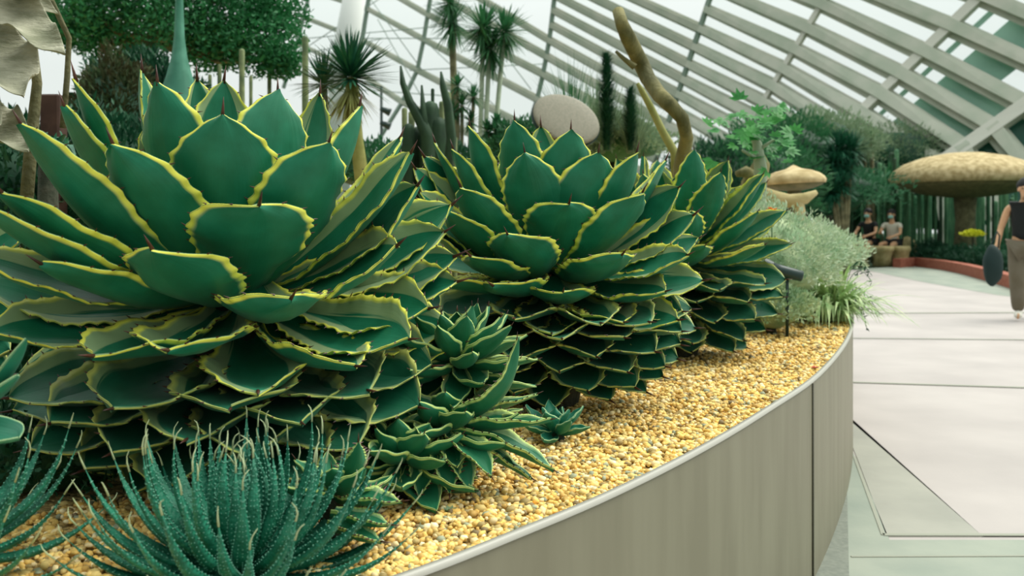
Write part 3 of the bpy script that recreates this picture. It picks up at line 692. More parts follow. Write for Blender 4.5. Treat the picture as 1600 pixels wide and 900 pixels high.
# felt-leaved kalanchoe
fk = thing('felt_leaved_shrub', (P(-80, 300, 2.7).x, 2.7, GZ), 'felt-leaved grey shrub with big wavy leaves at the top left corner', 'shrub')
for j, (bx, by, tx, ty, ww, Yt) in enumerate([(-30, -60, 102, 84, .14, 2.55), (-60, 10, 36, 150, .24, 2.5), (-70, 130, 44, 236, .15, 2.5), (-10, -70, 92, 22, .07, 2.8), (-90, 40, -20, 240, .2, 2.4), (-40, -90, 60, -10, .18, 2.6)]):
    leaf(fk, P(bx, by, 2.7), P(tx, ty, Yt), ww, (.5, -1, .6), k=.1, mat=M['felt'], seed=700 + j, teeth=0, spine=0, nv=40, cup=.7, wave=.35, peak=.5, basew=.5, tipk=1.7, thick=.012)
mb = MB(); mb.tube([(P(-80, 300, 2.7).x, 2.7, GZ - .02), P(-70, 200, 2.7), P(-60, 50, 2.7), P(-30, -70, 2.7)], [.05, .045, .04, .03], 10)
mb.tube([P(40, 330, 2.95), P(50, 210, 2.95), P(58, 130, 2.95), P(50, 60, 2.9), P(0, 20, 2.8)], [.022, .02, .016, .015, .015], 8)
mb.tube([P(98, 200, 3.0), P(105, 120, 3.0), P(108, 60, 3.0), P(80, 0, 2.9)], [.010, .010, .009, .009], 8)
mb.build('branches', M['trunk'], fk)
r = random.Random(77)
for j in range(16):  # unseen canopy leaves, added overhead to shade the left of the bed
    bp_ = Vector((r.uniform(-1.9, -1.2), r.uniform(1.2, 2.1), r.uniform(1.85, 2.05))); tp_ = bp_ + Vector((r.uniform(.2, .55), r.uniform(-.35, .2), r.uniform(-.08, .12)))
    leaf(fk, bp_, tp_, r.uniform(.22, .32), (0, 0, 1), k=.08, mat=M['felt'], seed=740 + j, teeth=0, spine=0, nv=24, cup=.6, wave=.3, peak=.5, basew=.5, tipk=1.8, thick=.012)
mb = MB()  # branches carrying the added canopy
for q_ in ((-1.7, 1.4), (-1.4, 1.9), (-1.8, 2.0)): mb.tube([P(-60, 50, 2.7), ((q_[0] - 1.6) / 2, (q_[1] + 2.7) / 2, 1.85), (q_[0], q_[1], 1.95)], [.03, .025, .015], 8)
mb.build('branches', M['trunk'], fk)
# pale teal flared trunk
c = P(280, 150, 5.5); mb = MB()
mb.lathe((c.x, c.y, 0), [(.15, GZ), (.15, c.z - .1), (.115, c.z), (.075, c.z + .12), (.045, c.z + .24), (.03, c.z + .36), (.022, c.z + .6), (.018, c.z + .95)], 20, wob=.12)
tag(mb.build('bottle_trunk_tree', M['teal_trunk']), 'teal cone-shaped trunk flaring at its base, in front of the dark tree', 'tree')
# columnar cacti
def column(label, px, ytop, Y, wpx, mat=None, ybot=None, group='thin columnar cacti against the glass', lean=0):
    a = P(px, ytop, Y); rr = wpx / 2 / F * Y; zb = GZ if Y < 9 and ybot is None else 0
    zb = zb if ybot is None else P(0, ybot, Y).z; mb = MB(); pts = []; rad = []
    for i in range(10):
        t = i / 9; pts.append((a.x + lean * (t - 1) * .1, a.y, zb + (a.z - rr - zb) * t)); rad.append(rr * (1 + .05 * math.sin(i * 2.1)))
    pts += [(a.x, a.y, a.z - rr * .4), (a.x, a.y, a.z - rr * .05)]; rad += [rr * .8, rr * .3]
    mb.tube(pts, rad, 20, star=.10); o = mb.build('columnar_cactus', mat or M['cactus_pale']); return tag(o, label, 'cactus', group)
for px, yt, Y, wp, lb in ((378, 76, 6.5, 8, 'pale thin columnar cactus right of the teal cone trunk'), (343, 100, 7, 6, 'short thin columnar cactus behind the largest agave'), (421, 108, 7.5, 6, 'thin leaning-looking columnar cactus below the tree edge'),
                          (477, 56, 6.0, 9, 'tall grey-green columnar cactus left of the spiky yucca'), (392, 118, 7, 5, 'small columnar cactus close beside the pale thin one'), (328, 116, 7, 5, 'lowest thin columnar cactus beside the teal cone trunk')):
    column(lb, px, yt, Y, wp)

# ------------------------------------------------------------------ yuccas
def yucca(label, base, heads, n_, L, W, seed, mat=None, skirt=0, tr_=.05, name='yucca', group=None, el=(-60, 88), tmat=None):
    r = random.Random(seed); root = thing(name, base, label, 'yucca', group); base = Vector(base)
    for hi, h in enumerate(heads):
        h = Vector(h); mb = MB(); mid = (base * .4 + h * .6) + Vector((0, 0, -.05))
        mb.tube([base, mid, h], [tr_, tr_ * .8, tr_ * .8], 8); mb.build('trunk', tmat or M['trunk'], root); mb = MB()
        for i in range(n_):
            e_ = R(r.uniform(*el)); az = r.random() * 6.283; dv = Vector((math.sin(az) * math.cos(e_), -math.cos(az) * math.cos(e_), math.sin(e_)))
            mb.blade(h + dv * tr_ * .5, dv, L * r.uniform(.75, 1.1), W, droop=r.uniform(0, .12), n=3)
        mb.build('leaf_rosette', mat or M['yucca'], root)
        if skirt:
            mb = MB()
            for i in range(skirt):
                e_ = R(r.uniform(-85, -35)); az = r.random() * 6.283; dv = Vector((math.sin(az) * math.cos(e_), -math.cos(az) * math.cos(e_), math.sin(e_)))
                mb.blade(h + Vector((0, 0, -.05)), dv, L * r.uniform(.6, .95), W, droop=.05, n=3)
            mb.build('dry_skirt', M['skirt'], root)
    return root
yucca('round-headed yucca with dry yellow skirt above the largest agave', P(572, 330, 5.0), [P(548, 122, 5.0)], 280, .27, .016, 61, skirt=130, tr_=.045, el=(-30, 88), tmat=M['skirt'])
yucca('half-hidden yucca head left of the round-headed yucca', P(515, 330, 5.3), [P(505, 132, 5.3)], 150, .21, .014, 62, skirt=30, tr_=.03, el=(-20, 85))
yucca('tall slender yucca with three drooping heads near the roof', (P(742, 300, 9).x, 9, 0), [P(755, 45, 9), P(788, 50, 9), P(765, 75, 9)], 170, .32, .022, 63, tr_=.03, tmat=M['pale_trunk'], mat=M['foliage_mid'], el=(-80, 80), group='slender yuccas near the glass')
yucca('tall slender yucca cut by the top edge, left of the three-headed one', (P(722, 300, 9.5).x, 9.5, 0), [P(703, 5, 9.5), P(708, 35, 9.5)], 150, .34, .018, 64, tr_=.03, mat=M['foliage_mid'], el=(-85, 75), group='slender yuccas near the glass')
yucca('bushy small-headed yucca clump right of the dark cactus cluster', (P(720, 300, 8).x, 8, 0), [P(715, 135, 8), P(722, 165, 8), P(740, 152, 8), P(708, 175, 8), P(735, 190, 8)], 70, .13, .016, 65, tr_=.02, mat=M['foliage_mid'])
# dark cactus cluster
cc = [(672, 150, 26, 'cactus'), (700, 135, 9, 'cactus_pale'), (690, 150, 8, 'cactus_pale'), (632, 160, 8, 'cactus_pale'), (643, 165, 9, 'cactus_pale'), (652, 190, 24, 'cactus'), (685, 175, 26, 'cactus'), (663, 195, 20, 'cactus'), (648, 212, 7, 'cactus_pale'), (672, 205, 7, 'cactus_pale'), (676, 130, 5, 'cactus'), (710, 205, 8, 'cactus_pale'), (638, 185, 18, 'cactus')]
root = thing('cactus_clump', (P(665, 300, 6).x, 6, GZ), 'dark clump of columnar cacti with pale spiny tips, between the two nearest large agaves', 'cactus')
for i, (px, yt, wp, mm) in enumerate(cc):
    a = P(px, yt + 8, 6 + .05 * (i % 3)); rr = wp / 2 / F * 6; mb = MB()
    pts = [(a.x, a.y, GZ + (a.z - GZ - rr) * k_ / 8) for k_ in range(9)] + [(a.x, a.y, a.z - rr * .3), (a.x, a.y, a.z)]
    mb.tube(pts, [rr * (1 + .06 * math.sin(k_ * 2 + i)) for k_ in range(9)] + [rr * .75, rr * .2], 18, star=.12); mb.build('column', M[mm], root)
cb_ = thing('candelabra_cactus', (P(680, 300, 5.7).x, 5.7, GZ), 'dark branching cactus with horn-like arms rising left and right', 'cactus')
for pts, rr in (([P(675, 505, 5.7), P(668, 215, 5.7), P(655, 185, 5.7), P(640, 160, 5.7), P(629, 130, 5.7), P(626, 103, 5.7)], [.05, .04, .035, .025, .018, .006]), ([P(682, 505, 5.7), P(705, 215, 5.7), P(700, 165, 5.7), P(692, 135, 5.7), P(689, 112, 5.7)], [.03, .03, .027, .02, .006]), ([P(668, 260, 5.7), P(662, 185, 5.7), P(659, 133, 5.7)], [.025, .022, .006])):
    mb = MB(); mb.tube(pts, rr, 10, star=.15); mb.build('arm', M['cactus'], cb_)
# pole with floodlights
c = P(596, 135, 11); lp = thing('light_pole', (c.x, c.y, 0), 'thin pole with two small floodlights seen against the glass', 'light pole')
mb = MB(); mb.tube([(c.x, c.y, 0), (c.x, c.y, c.z)], .018, 8); mb.build('pole', M['metal_dark'], lp)
for yy in (172, 194):
    q = P(602, yy, 11); mb = MB(); mb.tube([q + Vector((-.06, 0, .02)), q + Vector((.06, 0, -.03))], [.025, .05], 12); mb.build('floodlight', M['metal_dark'], lp)
# translucent white pylon behind
a, b = P(545, -40, 45), P(520, 200, 45); pm_ = smat('white_mesh_pylon', (.75, .77, .74), .8)
mb = MB(); mb.tube([(P(515, 0, 45).x, 45, 0), P(541, 70, 45), P(560, -40, 45)], [.85, .62, .55], 16); tag(mb.build('white_pylon', pm_), 'pale tapering pylon rising outside the glass', 'pylon')
# bushes / small palms between
yucca('small dark fan-like plant right of the cactus clump', (P(775, 300, 8).x, 8, 0), [P(775, 196, 8), P(762, 205, 8), P(788, 205, 8)], 60, .12, .03, 66, tr_=.02, mat=M['foliage_mid'])
mound('hedge_bush', 'green bush below the round brown disc', 'bush', P(840, 235, 8), (.5, .4, .25), M['foliage_mid'], 3500, .06, 67)
mound('hedge_bush', 'low green bush behind the gap between the two nearest large agaves', 'bush', P(600, 270, 7), (.5, .4, .22), M['foliage_mid'], 3500, .05, 68)
mound('hedge_bush', 'low bush at the foot of the cactus clump', 'bush', P(690, 275, 7), (.5, .4, .25), M['foliage_dark'], 3500, .05, 69)
# brown disc
c = P(885, 186, 6.0); dn = thing('round_disc', (c.x, c.y, GZ), 'tilted round brown-grey disc above the middle agave', 'disc')
rot = (Matrix.Rotation(R(24), 3, 'Y') @ Matrix.Rotation(R(58), 3, 'X'))
rotd = rot; mb = MB(); mb.lathe(c, [(.20, -.022), (.228, -.018), (.235, 0), (.23, .008), (.21, .014), (.12, .02), (.02, .022)], 48, rot=rotd, sy=.82)
mb.build('disc_face', M['disc'], dn)
mb = MB(); mb.lathe(c - rot @ Vector((0, 0, .012)), [(.10, -.05), (.20, -.045), (.238, -.03), (.242, -.005), (.20, 0)], 48, rot=rot, sy=.82); mb.build('disc_housing', M['metal_dark'], dn)
mb = MB(); mb.tube([(c.x, c.y + .1, GZ), (c.x, c.y + .1, c.z - .05), c + Vector((0, .03, 0))], .018, 8); mb.build('post', M['metal_dark'], dn)
# feathery clump with fuzzy dark spikes
r = random.Random(71)
def fuzzy(label, px, yt, yb, Y, wpx, mat, seed, n_=1400):
    r = random.Random(seed); a, b = P(px, yt, Y), P(px, yb, Y); root = thing('fuzzy_spike_plant', b, label, 'plant', 'fuzzy dark spikes beside the driftwood trunk'); mb = MB(); mb.tube([b, a], [wpx * .15 / F * Y, wpx * .1 / F * Y], 8); mb.build('stem', mat, root); mb = MB()
    for _ in range(n_):
        t = r.random(); p = b.lerp(a, t); az = r.random() * 6.283; dv = Vector((math.cos(az), math.sin(az), r.uniform(0, 1.2))).normalized()
        l = wpx / F * Y * (.35 + .25 * math.sin(math.pi * min(1, t * 1.1))) * r.uniform(.7, 1.3); mb.blade(p, dv, l, .007, droop=-.1, n=2)
    mb.build('needles', mat, root)
fuzzy('taller fuzzy dark green spike right of the brown disc', 948, 88, 235, 7, 36, M['foliage_dark'], 72, 2000)
fuzzy('shorter fuzzy green spike between the disc and the driftwood', 985, 140, 235, 7, 30, M['foliage_dark'], 73)
def grass(label, C, n_, L, W, mat, seed, el=(40, 88), name='grass_tuft'):
    r = random.Random(seed); root = thing(name, C, label, 'grass'); mb = MB()
    for i in range(n_):
        az = r.random() * 6.283; e_ = R(r.uniform(*el)); dv = Vector((math.sin(az) * math.cos(e_), -math.cos(az) * math.cos(e_), math.sin(e_)))
        mb.blade(Vector(C) + Vector((r.uniform(-.05, .05), r.uniform(-.05, .05), 0)), dv, L * r.uniform(.7, 1.1), W, droop=r.uniform(0, .25), n=4)
    mb.build('blades', mat, root)
grass('fan of fine grey-green grass stems above the brown disc', P(893, 215, 6.8), 110, .68, .005, M['foliage_mid'], 74, el=(55, 88))
grass('feathery olive grass around the fuzzy spikes', P(935, 240, 7.3), 300, .72, .007, M['sage'], 75, el=(50, 89))
grass('feathery sage grass left of the driftwood trunk', P(990, 240, 7.2), 260, .55, .007, M['sage'], 76, el=(50, 89))
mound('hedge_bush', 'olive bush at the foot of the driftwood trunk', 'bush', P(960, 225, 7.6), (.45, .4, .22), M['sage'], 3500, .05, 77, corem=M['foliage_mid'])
# driftwood trunk
c = P(1070, 330, 4.6); dw = thing('driftwood', (c.x, c.y, GZ), 'thick crooked bare trunk arching up against the roof', 'tree trunk')
mb = MB(); Yd = 4.6
pw = [(1060, 522), (1062, 430), (1064, 260), (1073, 215), (1066, 185), (1048, 165), (1030, 148), (1012, 122), (1002, 100), (992, 80), (981, 58), (972, 38), (966, 18)]
rw = [16, 14, 12.5, 10.5, 10.5, 11.5, 12, 12.5, 13, 12.5, 12, 10, 9]
mb.tube([P(x, y, Yd + .15 * math.sin(i)) for i, (x, y) in enumerate(pw)], [q / F * Yd for q in rw], 14)
mb.tube([P(985, 66, Yd), P(984, 56, Yd - .03), P(983, 50, Yd - .04)], [.02, .018, .008], 8)
mb.tube([P(992, 105, Yd), P(975, 92, Yd), P(962, 80, Yd)], [.018, .012, .008], 8)
mb.build('main_stem', M['drift'], dw)
mb = MB(); mb.tube([P(x, y, Yd + .25) for x, y in ((1060, 400), (1055, 240), (1035, 205), (1018, 170), (1003, 142), (996, 130))], [q / F * Yd for q in (9, 8, 6.5, 6, 5, 3)], 10); mb.build('side_branch', M['skirt'], dw)

# ------------------------------------------------------------------ right background: lobed shrub, mushrooms, backdrop
c = P(1185, 310, 5.6); fs = thing('lobed_leaf_shrub', (c.x, c.y, GZ), 'small shrub with bright green lobed leaves on a pale stalk', 'shrub')
mb = MB(); mb.tube([(c.x, c.y, GZ), P(1188, 260, 5.6), P(1183, 225, 5.6), P(1172, 200, 5.6)], [.045, .04, .03, .015], 9)
mb.tube([P(1184, 235, 5.6), P(1210, 218, 5.55)], [.015, .008], 6); mb.tube([P(1186, 250, 5.6), P(1160, 235, 5.5)], [.015, .008], 6); mb.build('stalk', M['pale_trunk'], fs)
r = random.Random(81); mb = MB()
for i in range(64):
    px = r.gauss(1184, 34); py = r.gauss(212, 21); 
    if px > 1245: px = 1230
    p_ = P(px, py, 5.6 + r.uniform(-.15, .15)); nn = (Vector((0, -.7, .8)) + rdir(r) * .5).normalized(); s_ = .078 * r.uniform(.6, 1.25); base_a = r.random() * 6.28
    a_ = nn.cross(Vector((1, 0, 0))).normalized(); b_ = nn.cross(a_)
    for k_ in range(5):
        an = base_a + (k_ - 2) * .62; mb.leaflet(p_, a_ * math.cos(an) + b_ * math.sin(an), s_ * (1.1 - .12 * abs(k_ - 2)), s_ * .42, nn)
mb.build('leaves', M['foliage_bright'], fs)
# stump-like driftwood
c = P(1175, 300, 6.3); sw = thing('driftwood_stump', (c.x, c.y, GZ), 'pale upright driftwood stump beside the small mushroom', 'driftwood')
mb = MB(); mb.tube([(c.x, c.y, GZ), P(1178, 285, 6.3), P(1190, 255, 6.3), P(1186, 235, 6.3)], [.10, .09, .06, .02], 10); mb.tube([P(1182, 280, 6.3), P(1165, 268, 6.2), P(1150, 272, 6.2)], [.05, .04, .02], 8); mb.build('stump', M['drift'], sw)
def mushroom(label, px, py, Y, wpx, hpx, ground, seed, stalk=.16, tilt=0, curve=0, lean=0):
    c = P(px, py, Y); Rr = wpx / 2 / F * Y; H = hpx / F * Y; root = thing('mushroom_sculpture', (c.x, c.y, ground), label, 'sculpture', 'giant mushrooms by the path')
    rot_ = Matrix.Rotation(tilt, 3, 'Y'); mb = MB()
    mb.lathe(c, [(Rr * .97, -H * .25), (Rr, -H * .05), (Rr * .95, H * .2), (Rr * .8, H * .48), (Rr * .55, H * .72), (Rr * .25, H * .87), (.01, H * (.9 if not curve else 1.15))], 40, wob=.02, rot=rot_, seed=seed); mb.build('cap', M['capm'], root)
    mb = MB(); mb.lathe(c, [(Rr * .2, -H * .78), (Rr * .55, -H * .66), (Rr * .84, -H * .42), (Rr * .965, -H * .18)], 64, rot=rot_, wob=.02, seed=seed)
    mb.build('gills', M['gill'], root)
    mb = MB(); mb.tube([(c.x + lean, c.y, ground), (c.x + lean * .4, c.y, (ground + c.z) / 2), (c.x, c.y, c.z - H * .7)], [Rr * stalk * 1.15, Rr * stalk * .9, Rr * stalk * 1.1], 14); mb.build('stalk', M['trunk'], root); return root
mushroom('largest tan mushroom sculpture at right with wide cap above the path', 1508, 276, 25.5, 222, 42, 0, 1, stalk=.14)
mushroom('smaller pointed mushroom sculpture beside the driftwood stump', 1241, 282, 9.0, 98, 21, 0, 2, stalk=.2, tilt=R(-3), curve=1)
c = P(1225, 315, 7.6); sw = thing('driftwood_log', (c.x, c.y, 0), 'pale driftwood log raised on a forked foot below the small mushroom', 'driftwood')
mb = MB(); mb.tube([P(1185, 298, 7.6), P(1205, 308, 7.6), P(1232, 314, 7.6), P(1258, 310, 7.6), P(1276, 300, 7.6)], [.05, .065, .06, .05, .02], 10); mb.build('log', M['rock'], sw)
mb = MB(); mb.tube([P(1246, 312, 7.6), P(1250, 330, 7.6), (P(1250, 345, 7.6).x, 7.6, 0)], [.05, .045, .06], 9); mb.build('foot', M['rock'], sw)
# tall yuccas right
yucca('tall dark dracaena behind the small mushroom', (P(1320, 330, 20).x, 20, 0), [P(1312, 232, 20), P(1322, 262, 20), P(1302, 255, 20), P(1315, 290, 20), P(1330, 235, 20), P(1300, 300, 20)], 210, .48, .045, 82, tr_=.05)
yucca('slim upright dracaena right of the tall dark one', (P(1365, 330, 26.5).x, 26.5, 0), [P(1362, 225, 26.5), P(1350, 240, 26.5)], 60, .50, .055, 83, tr_=.08, mat=M['foliage_mid'], el=(35, 88))
yucca('sprawling yucca at mid height behind the seated people', (P(1385, 330, 28).x, 28, 0), [P(1390, 290, 28), P(1365, 320, 28)], 120, .85, .07, 84, tr_=.1, mat=M['foliage_mid'])
# thin green columns behind the big mushroom
r = random.Random(85)
for i in range(64):
    px = 1335 + i * 4.6 + r.uniform(-3, 3); Y = r.uniform(26.5, 30); yt = 258 + r.uniform(-12, 60) - (18 if px < 1420 else 0)
    o = column('thin green columnar cactus in the dense stand behind the path', px, yt, Y, r.uniform(3, 7), M['cactus'] if r.random() < .25 else M['far_col'], group='stand of green columnar cacti behind the path')
wide = [(1250, 300, 24, 2.6, .9, 'far_green', 'dark bush behind the small mushroom'), (1225, 245, 22, 1.6, 1.0, 'foliage_mid', 'olive bush above the small mushroom'), (1290, 230, 26, 1.6, 1.0, 'sage', 'pale sage bush against the glass left of the dracaena'),
        (1330, 325, 29.5, 2.0, 1.2, 'far_green', 'dark bush behind the seated people'), (1400, 250, 33, 2.0, 1.3, 'sage', 'sage bush rising over the cactus stand'), (1410, 300, 33, 2.4, 1.8, 'far_green', 'mid-green bush behind the cactus stand'),
        (1480, 315, 33, 2.8, 1.4, 'far_green', 'dark green bush under the largest mushroom cap'), (1570, 300, 33, 2.8, 1.9, 'far_green', 'dark green bush at the right edge behind the walking woman'), (1660, 300, 33, 2.8, 2.1, 'far_green', 'dark bush beyond the right edge of the stand'),
        (1180, 300, 20, 1.6, 1.2, 'foliage_mid', 'green bush behind the lobed-leaf shrub'), (1120, 300, 20, 1.4, 1.0, 'foliage_dark', 'dark bush low behind the farthest large agave')]
for i, (px, py, Y, rx, rz, mm, lb) in enumerate(wide):
    mound('backdrop_bush', lb, 'bush', P(px, py, Y), (rx, 1.2, rz), M[mm], 4500, .16, 90 + i, lw=.25)
# low planting in front of the cactus stand, behind the brick kerb
for i, (px, py, Y, rx, rz, lb) in enumerate([(1455, 385, 25.5, .55, .4, 'low dark plant at the left end of the red kerb'), (1500, 388, 23.5, .6, .34, 'low dark plant behind the red kerb below the yellow flowers'), (1550, 392, 21.5, .55, .4, 'low dark plant behind the bag at the red kerb'), (1600, 398, 19, .6, .4, 'low dark plant at the right edge behind the walking woman')]):
    mound('low_plant', lb, 'plant', Vector((P(px, py, Y).x, Y, rz * .7)), (rx, .5, rz), M['foliage_dark'], 1800, .09, 120 + i, lw=.3)
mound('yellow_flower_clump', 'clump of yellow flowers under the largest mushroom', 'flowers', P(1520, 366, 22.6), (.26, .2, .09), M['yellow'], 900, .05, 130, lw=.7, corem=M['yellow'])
# low brick kerb
kp = [G(1395, 418), G(1430, 416), G(1470, 420), G(1510, 427), G(1545, 436), G(1600, 452), G(1680, 480)]
kc = catmull([(p.x, p.y) for p in kp], 6); m_ = len(kc); ko = offs(kc, .22); mb = MB()
mb.add([(*p.xy, .0) for p in kc] + [(*p.xy, .24) for p in kc] + [(*p.xy, .24) for p in ko] + [(*p.xy, 0) for p in ko] , [(i, i + 1, i + 1 + m_, i + m_) for i in range(m_ - 1)] + [(i + m_, i + m_ + 1, i + 1 + 2 * m_, i + 2 * m_) for i in range(m_ - 1)] + [(i + 2 * m_, i + 2 * m_ + 1, i + 1 + 3 * m_, i + 3 * m_) for i in range(m_ - 1)] + [(0, m_, 2 * m_, 3 * m_)])
tag(mb.build('brick_kerb', M['brick'], smooth=False), 'low red brick kerb curving behind the path', 'kerb')
# stone seats
for i, (px, pyb, wp, hp, lb) in enumerate([(1385, 417, 36, 32, 'rough tan stone seat under the woman in the white top'), (1412, 417, 34, 32, 'rough tan stone seat, rightmost and nearest of the row'), (1348, 416, 40, 30, 'rough stone seat under the man in black'), (1414, 390, 26, 22, 'round tan boulder behind the stone seats'), (1442, 393, 30, 24, 'second round boulder, right of the stone seats')]):
    g = G(px, pyb) if i < 3 else G(px, 412); q = wp / 2 / F * g.y; h = hp / F * g.y; 
    cz_ = h * .5 if i < 3 else P(0, pyb - 12, g.y).z
    mb = MB()
    if i < 3:
        mb.lathe((g.x, g.y + .25, 0), [(q * .8, 0), (q * .7, h * .35), (q * .85, h * .7), (q, h * .85), (q * .9, h)], 18, wob=.12, seed=i)
    else: mb.blob((g.x, g.y + 1.0, cz_ * .6), (q, q, cz_ * .7), seed=i, amp=.06)
    tag(mb.build('stone_seat' if i < 3 else 'boulder', M['rock']), lb, 'stone seat' if i < 3 else 'boulder')

# ------------------------------------------------------------------ people
def skin(name, nodes, edges, mat, parent, sub=1):
    keys = list(nodes); idx = {k: i for i, k in enumerate(keys)}
    me = bpy.data.meshes.new(name); me.from_pydata([tuple(nodes[k][0]) for k in keys], [(idx[a], idx[b]) for a, b in edges], [])
    ob = bpy.data.objects.new(name, me); COL.objects.link(ob); ob.parent = parent
    md = ob.modifiers.new('skin', 'SKIN'); md.use_smooth_shade = True
    if not me.skin_vertices: me.skin_vertices.new()
    for i, k in enumerate(keys):
        rr = nodes[k][1]; me.skin_vertices[0].data[i].radius = (rr, rr) if isinstance(rr, (int, float)) else rr
    me.skin_vertices[0].data[0].use_root = True
    s = ob.modifiers.new('sub', 'SUBSURF'); s.levels = sub; s.render_levels = sub + 1; me.materials.append(mat); return ob
def person(label, loc, rotz, J, scale, clothes, hair, mask=False, facing=None):
    """J: joints in local metres; the figure faces local -Y"""
    root = thing('person', loc, label, 'person'); root.rotation_euler = (0, 0, rotz); root.scale = (scale,) * 3
    N = {}; E = []
    def nd(k, p, rr): N[k] = (Vector(p), rr)
    hd = Vector(J['head']); nk = Vector(J['neck']); pv = Vector(J['pelvis'])
    nd('pelvis', pv, (.15, .11)); nd('belly', pv.lerp(nk, .35), (.125, .095)); nd('chest', pv.lerp(nk, .72), (.145, .10)); nd('neckb', nk, .06); nd('neck', nk.lerp(hd, .4), .05)
    nd('jaw', hd + Vector((0, -.018, -.055)), .062); nd('skull', hd + Vector((0, .012, .03)), .088); nd('crown', hd + Vector((0, .015, .085)), .06); nd('nose', hd + Vector((0, -.105, -.015)), .011)
    nd('chin', hd + Vector((0, -.07, -.085)), .022)
    E += [('pelvis', 'belly'), ('belly', 'chest'), ('chest', 'neckb'), ('neckb', 'neck'), ('neck', 'jaw'), ('jaw', 'skull'), ('skull', 'crown'), ('skull', 'nose'), ('jaw', 'chin')]
    for s_, sx_ in (('l', -1), ('r', 1)):
        nd('ear' + s_, hd + Vector((sx_ * .092, .01, -.01)), .014); E.append(('skull', 'ear' + s_))
        sh, el_, wr = Vector(J['sh' + s_]), Vector(J['el' + s_]), Vector(J['wr' + s_]); nd('sh' + s_, sh, .052); nd('ua' + s_, sh.lerp(el_, .5), .045); nd('el' + s_, el_, .037); nd('fa' + s_, el_.lerp(wr, .4), .036); nd('wr' + s_, wr, .025)
        hdv = (wr - el_).normalized(); nd('pm' + s_, wr + hdv * .06, (.034, .017)); E += [('chest', 'sh' + s_), ('sh' + s_, 'ua' + s_), ('ua' + s_, 'el' + s_), ('el' + s_, 'fa' + s_), ('fa' + s_, 'wr' + s_), ('wr' + s_, 'pm' + s_)]
        lat = hdv.cross(Vector((0, 1, 0))); lat = lat.normalized() if lat.length > .1 else Vector((1, 0, 0)); cu = hdv.cross(lat).normalized() * (1 if s_ == 'l' else 1)
        for fi, (o_, l_) in enumerate(((-.03, .075), (-.01, .085), (.01, .08), (.03, .062))):
            a_ = wr + hdv * .095 + lat * o_; nd(f'f{fi}a' + s_, a_, .009); nd(f'f{fi}b' + s_, a_ + hdv * l_ * .5 + cu * .008, .0085); nd(f'f{fi}c' + s_, a_ + hdv * l_ * .85 + cu * .03, .007)
            E += [('pm' + s_, f'f{fi}a' + s_), (f'f{fi}a' + s_, f'f{fi}b' + s_), (f'f{fi}b' + s_, f'f{fi}c' + s_)]
        nd('t1' + s_, wr + hdv * .045 - lat * .045, .011); nd('t2' + s_, wr + hdv * .085 - lat * .06 + cu * .01, .009); E += [('wr' + s_, 't1' + s_), ('t1' + s_, 't2' + s_)]
        hp_, kn, an_ = Vector(J['hp' + s_]), Vector(J['kn' + s_]), Vector(J['an' + s_]); to = an_ + Vector(J.get('toe' + s_, (0, -.17, -.045)))
        nd('hp' + s_, hp_, .088); nd('th' + s_, hp_.lerp(kn, .5), .075); nd('kn' + s_, kn, .055); nd('ca' + s_, kn.lerp(an_, .35), .052); nd('an' + s_, an_, .035); nd('to' + s_, to, (.04, .025))
        E += [('pelvis', 'hp' + s_), ('hp' + s_, 'th' + s_), ('th' + s_, 'kn' + s_), ('kn' + s_, 'ca' + s_), ('ca' + s_, 'an' + s_), ('an' + s_, 'to' + s_)]
    skin('body', N, E, M['skin'], root)
    for (nm, keys, mat_, grow) in clothes:
        ks = [k for k in N if k in keys]; NN = {k: (N[k][0], tuple((x + grow) for x in (N[k][1] if isinstance(N[k][1], tuple) else (N[k][1],) * 2))) for k in keys if k in N}
        EE = [e for e in E if e[0] in NN and e[1] in NN]
        if nm == 'shoe' or nm == 'sleeve' : EE = [e for e in E if e[0] in NN and e[1] in NN]
        skin(nm, NN, EE, mat_, root)
    mb = MB(); mb.blob(hd + Vector((0, .028, .045)), (.105, .105, .10), amp=.04, nu=18, nv=12)
    if hair == 'long': mb.tube([hd + Vector((0, .07, .03)), hd + Vector((0, .095, -.08)), hd + Vector((0, .09, -.2))], [.085, .08, .05], 12)
    if hair == 'bun': mb.blob(hd + Vector((0, .12, .10)), .05)
    mb.build('hair', M['hair'], None).parent = root
    mb = MB(); 
    for sx_ in (-.034, .034): mb.blob(hd + Vector((sx_, -.083, .012)), (.013, .008, .008), amp=0, nu=8, nv=6)
    mb.build('eyes', M['eye'], None).parent = root
    if mask:
        mb = MB(); mb.blob(hd + Vector((0, -.055, -.055)), (.068, .062, .05), amp=.02); mb.build('face_mask', M['mask'], None).parent = root
    return root
SH = ['chest', 'belly', 'pelvis', 'neckb', 'shl', 'shr', 'ual', 'uar']
def seated(armf): return {'pelvis': (0, .05, .56), 'neck': (0, -.02, 1.08), 'head': (0, -.06, 1.27), 'shl': (-.19, -.01, 1.03), 'shr': (.19, -.01, 1.03), 'ell': (-.26, -.18, .80), 'elr': (.26, -.18, .80), 'wrl': (-.14, -.40, .72 + armf), 'wrr': (.14, -.42, .72),
        'hpl': (-.1, 0, .54), 'hpr': (.1, 0, .54), 'knl': (-.14, -.44, .53), 'knr': (.14, -.44, .53), 'anl': (-.13, -.50, .09), 'anr': (.14, -.50, .09)}
g = G(1356, 413)
person('seated person in black T-shirt and shorts leaning forward, left one of the pair', (g.x, g.y - .08, .0), R(-48), seated(.05), 1.14,
       [('shirt', SH, M['black'], .014), ('shorts', ['pelvis', 'hpl', 'hpr', 'thl', 'thr'], M['black'], .02), ('shoe', ['anl', 'tol'], M['black'], .012), ('shoe', ['anr', 'tor'], M['black'], .012)], 'short', mask=True)
g = G(1388, 414)
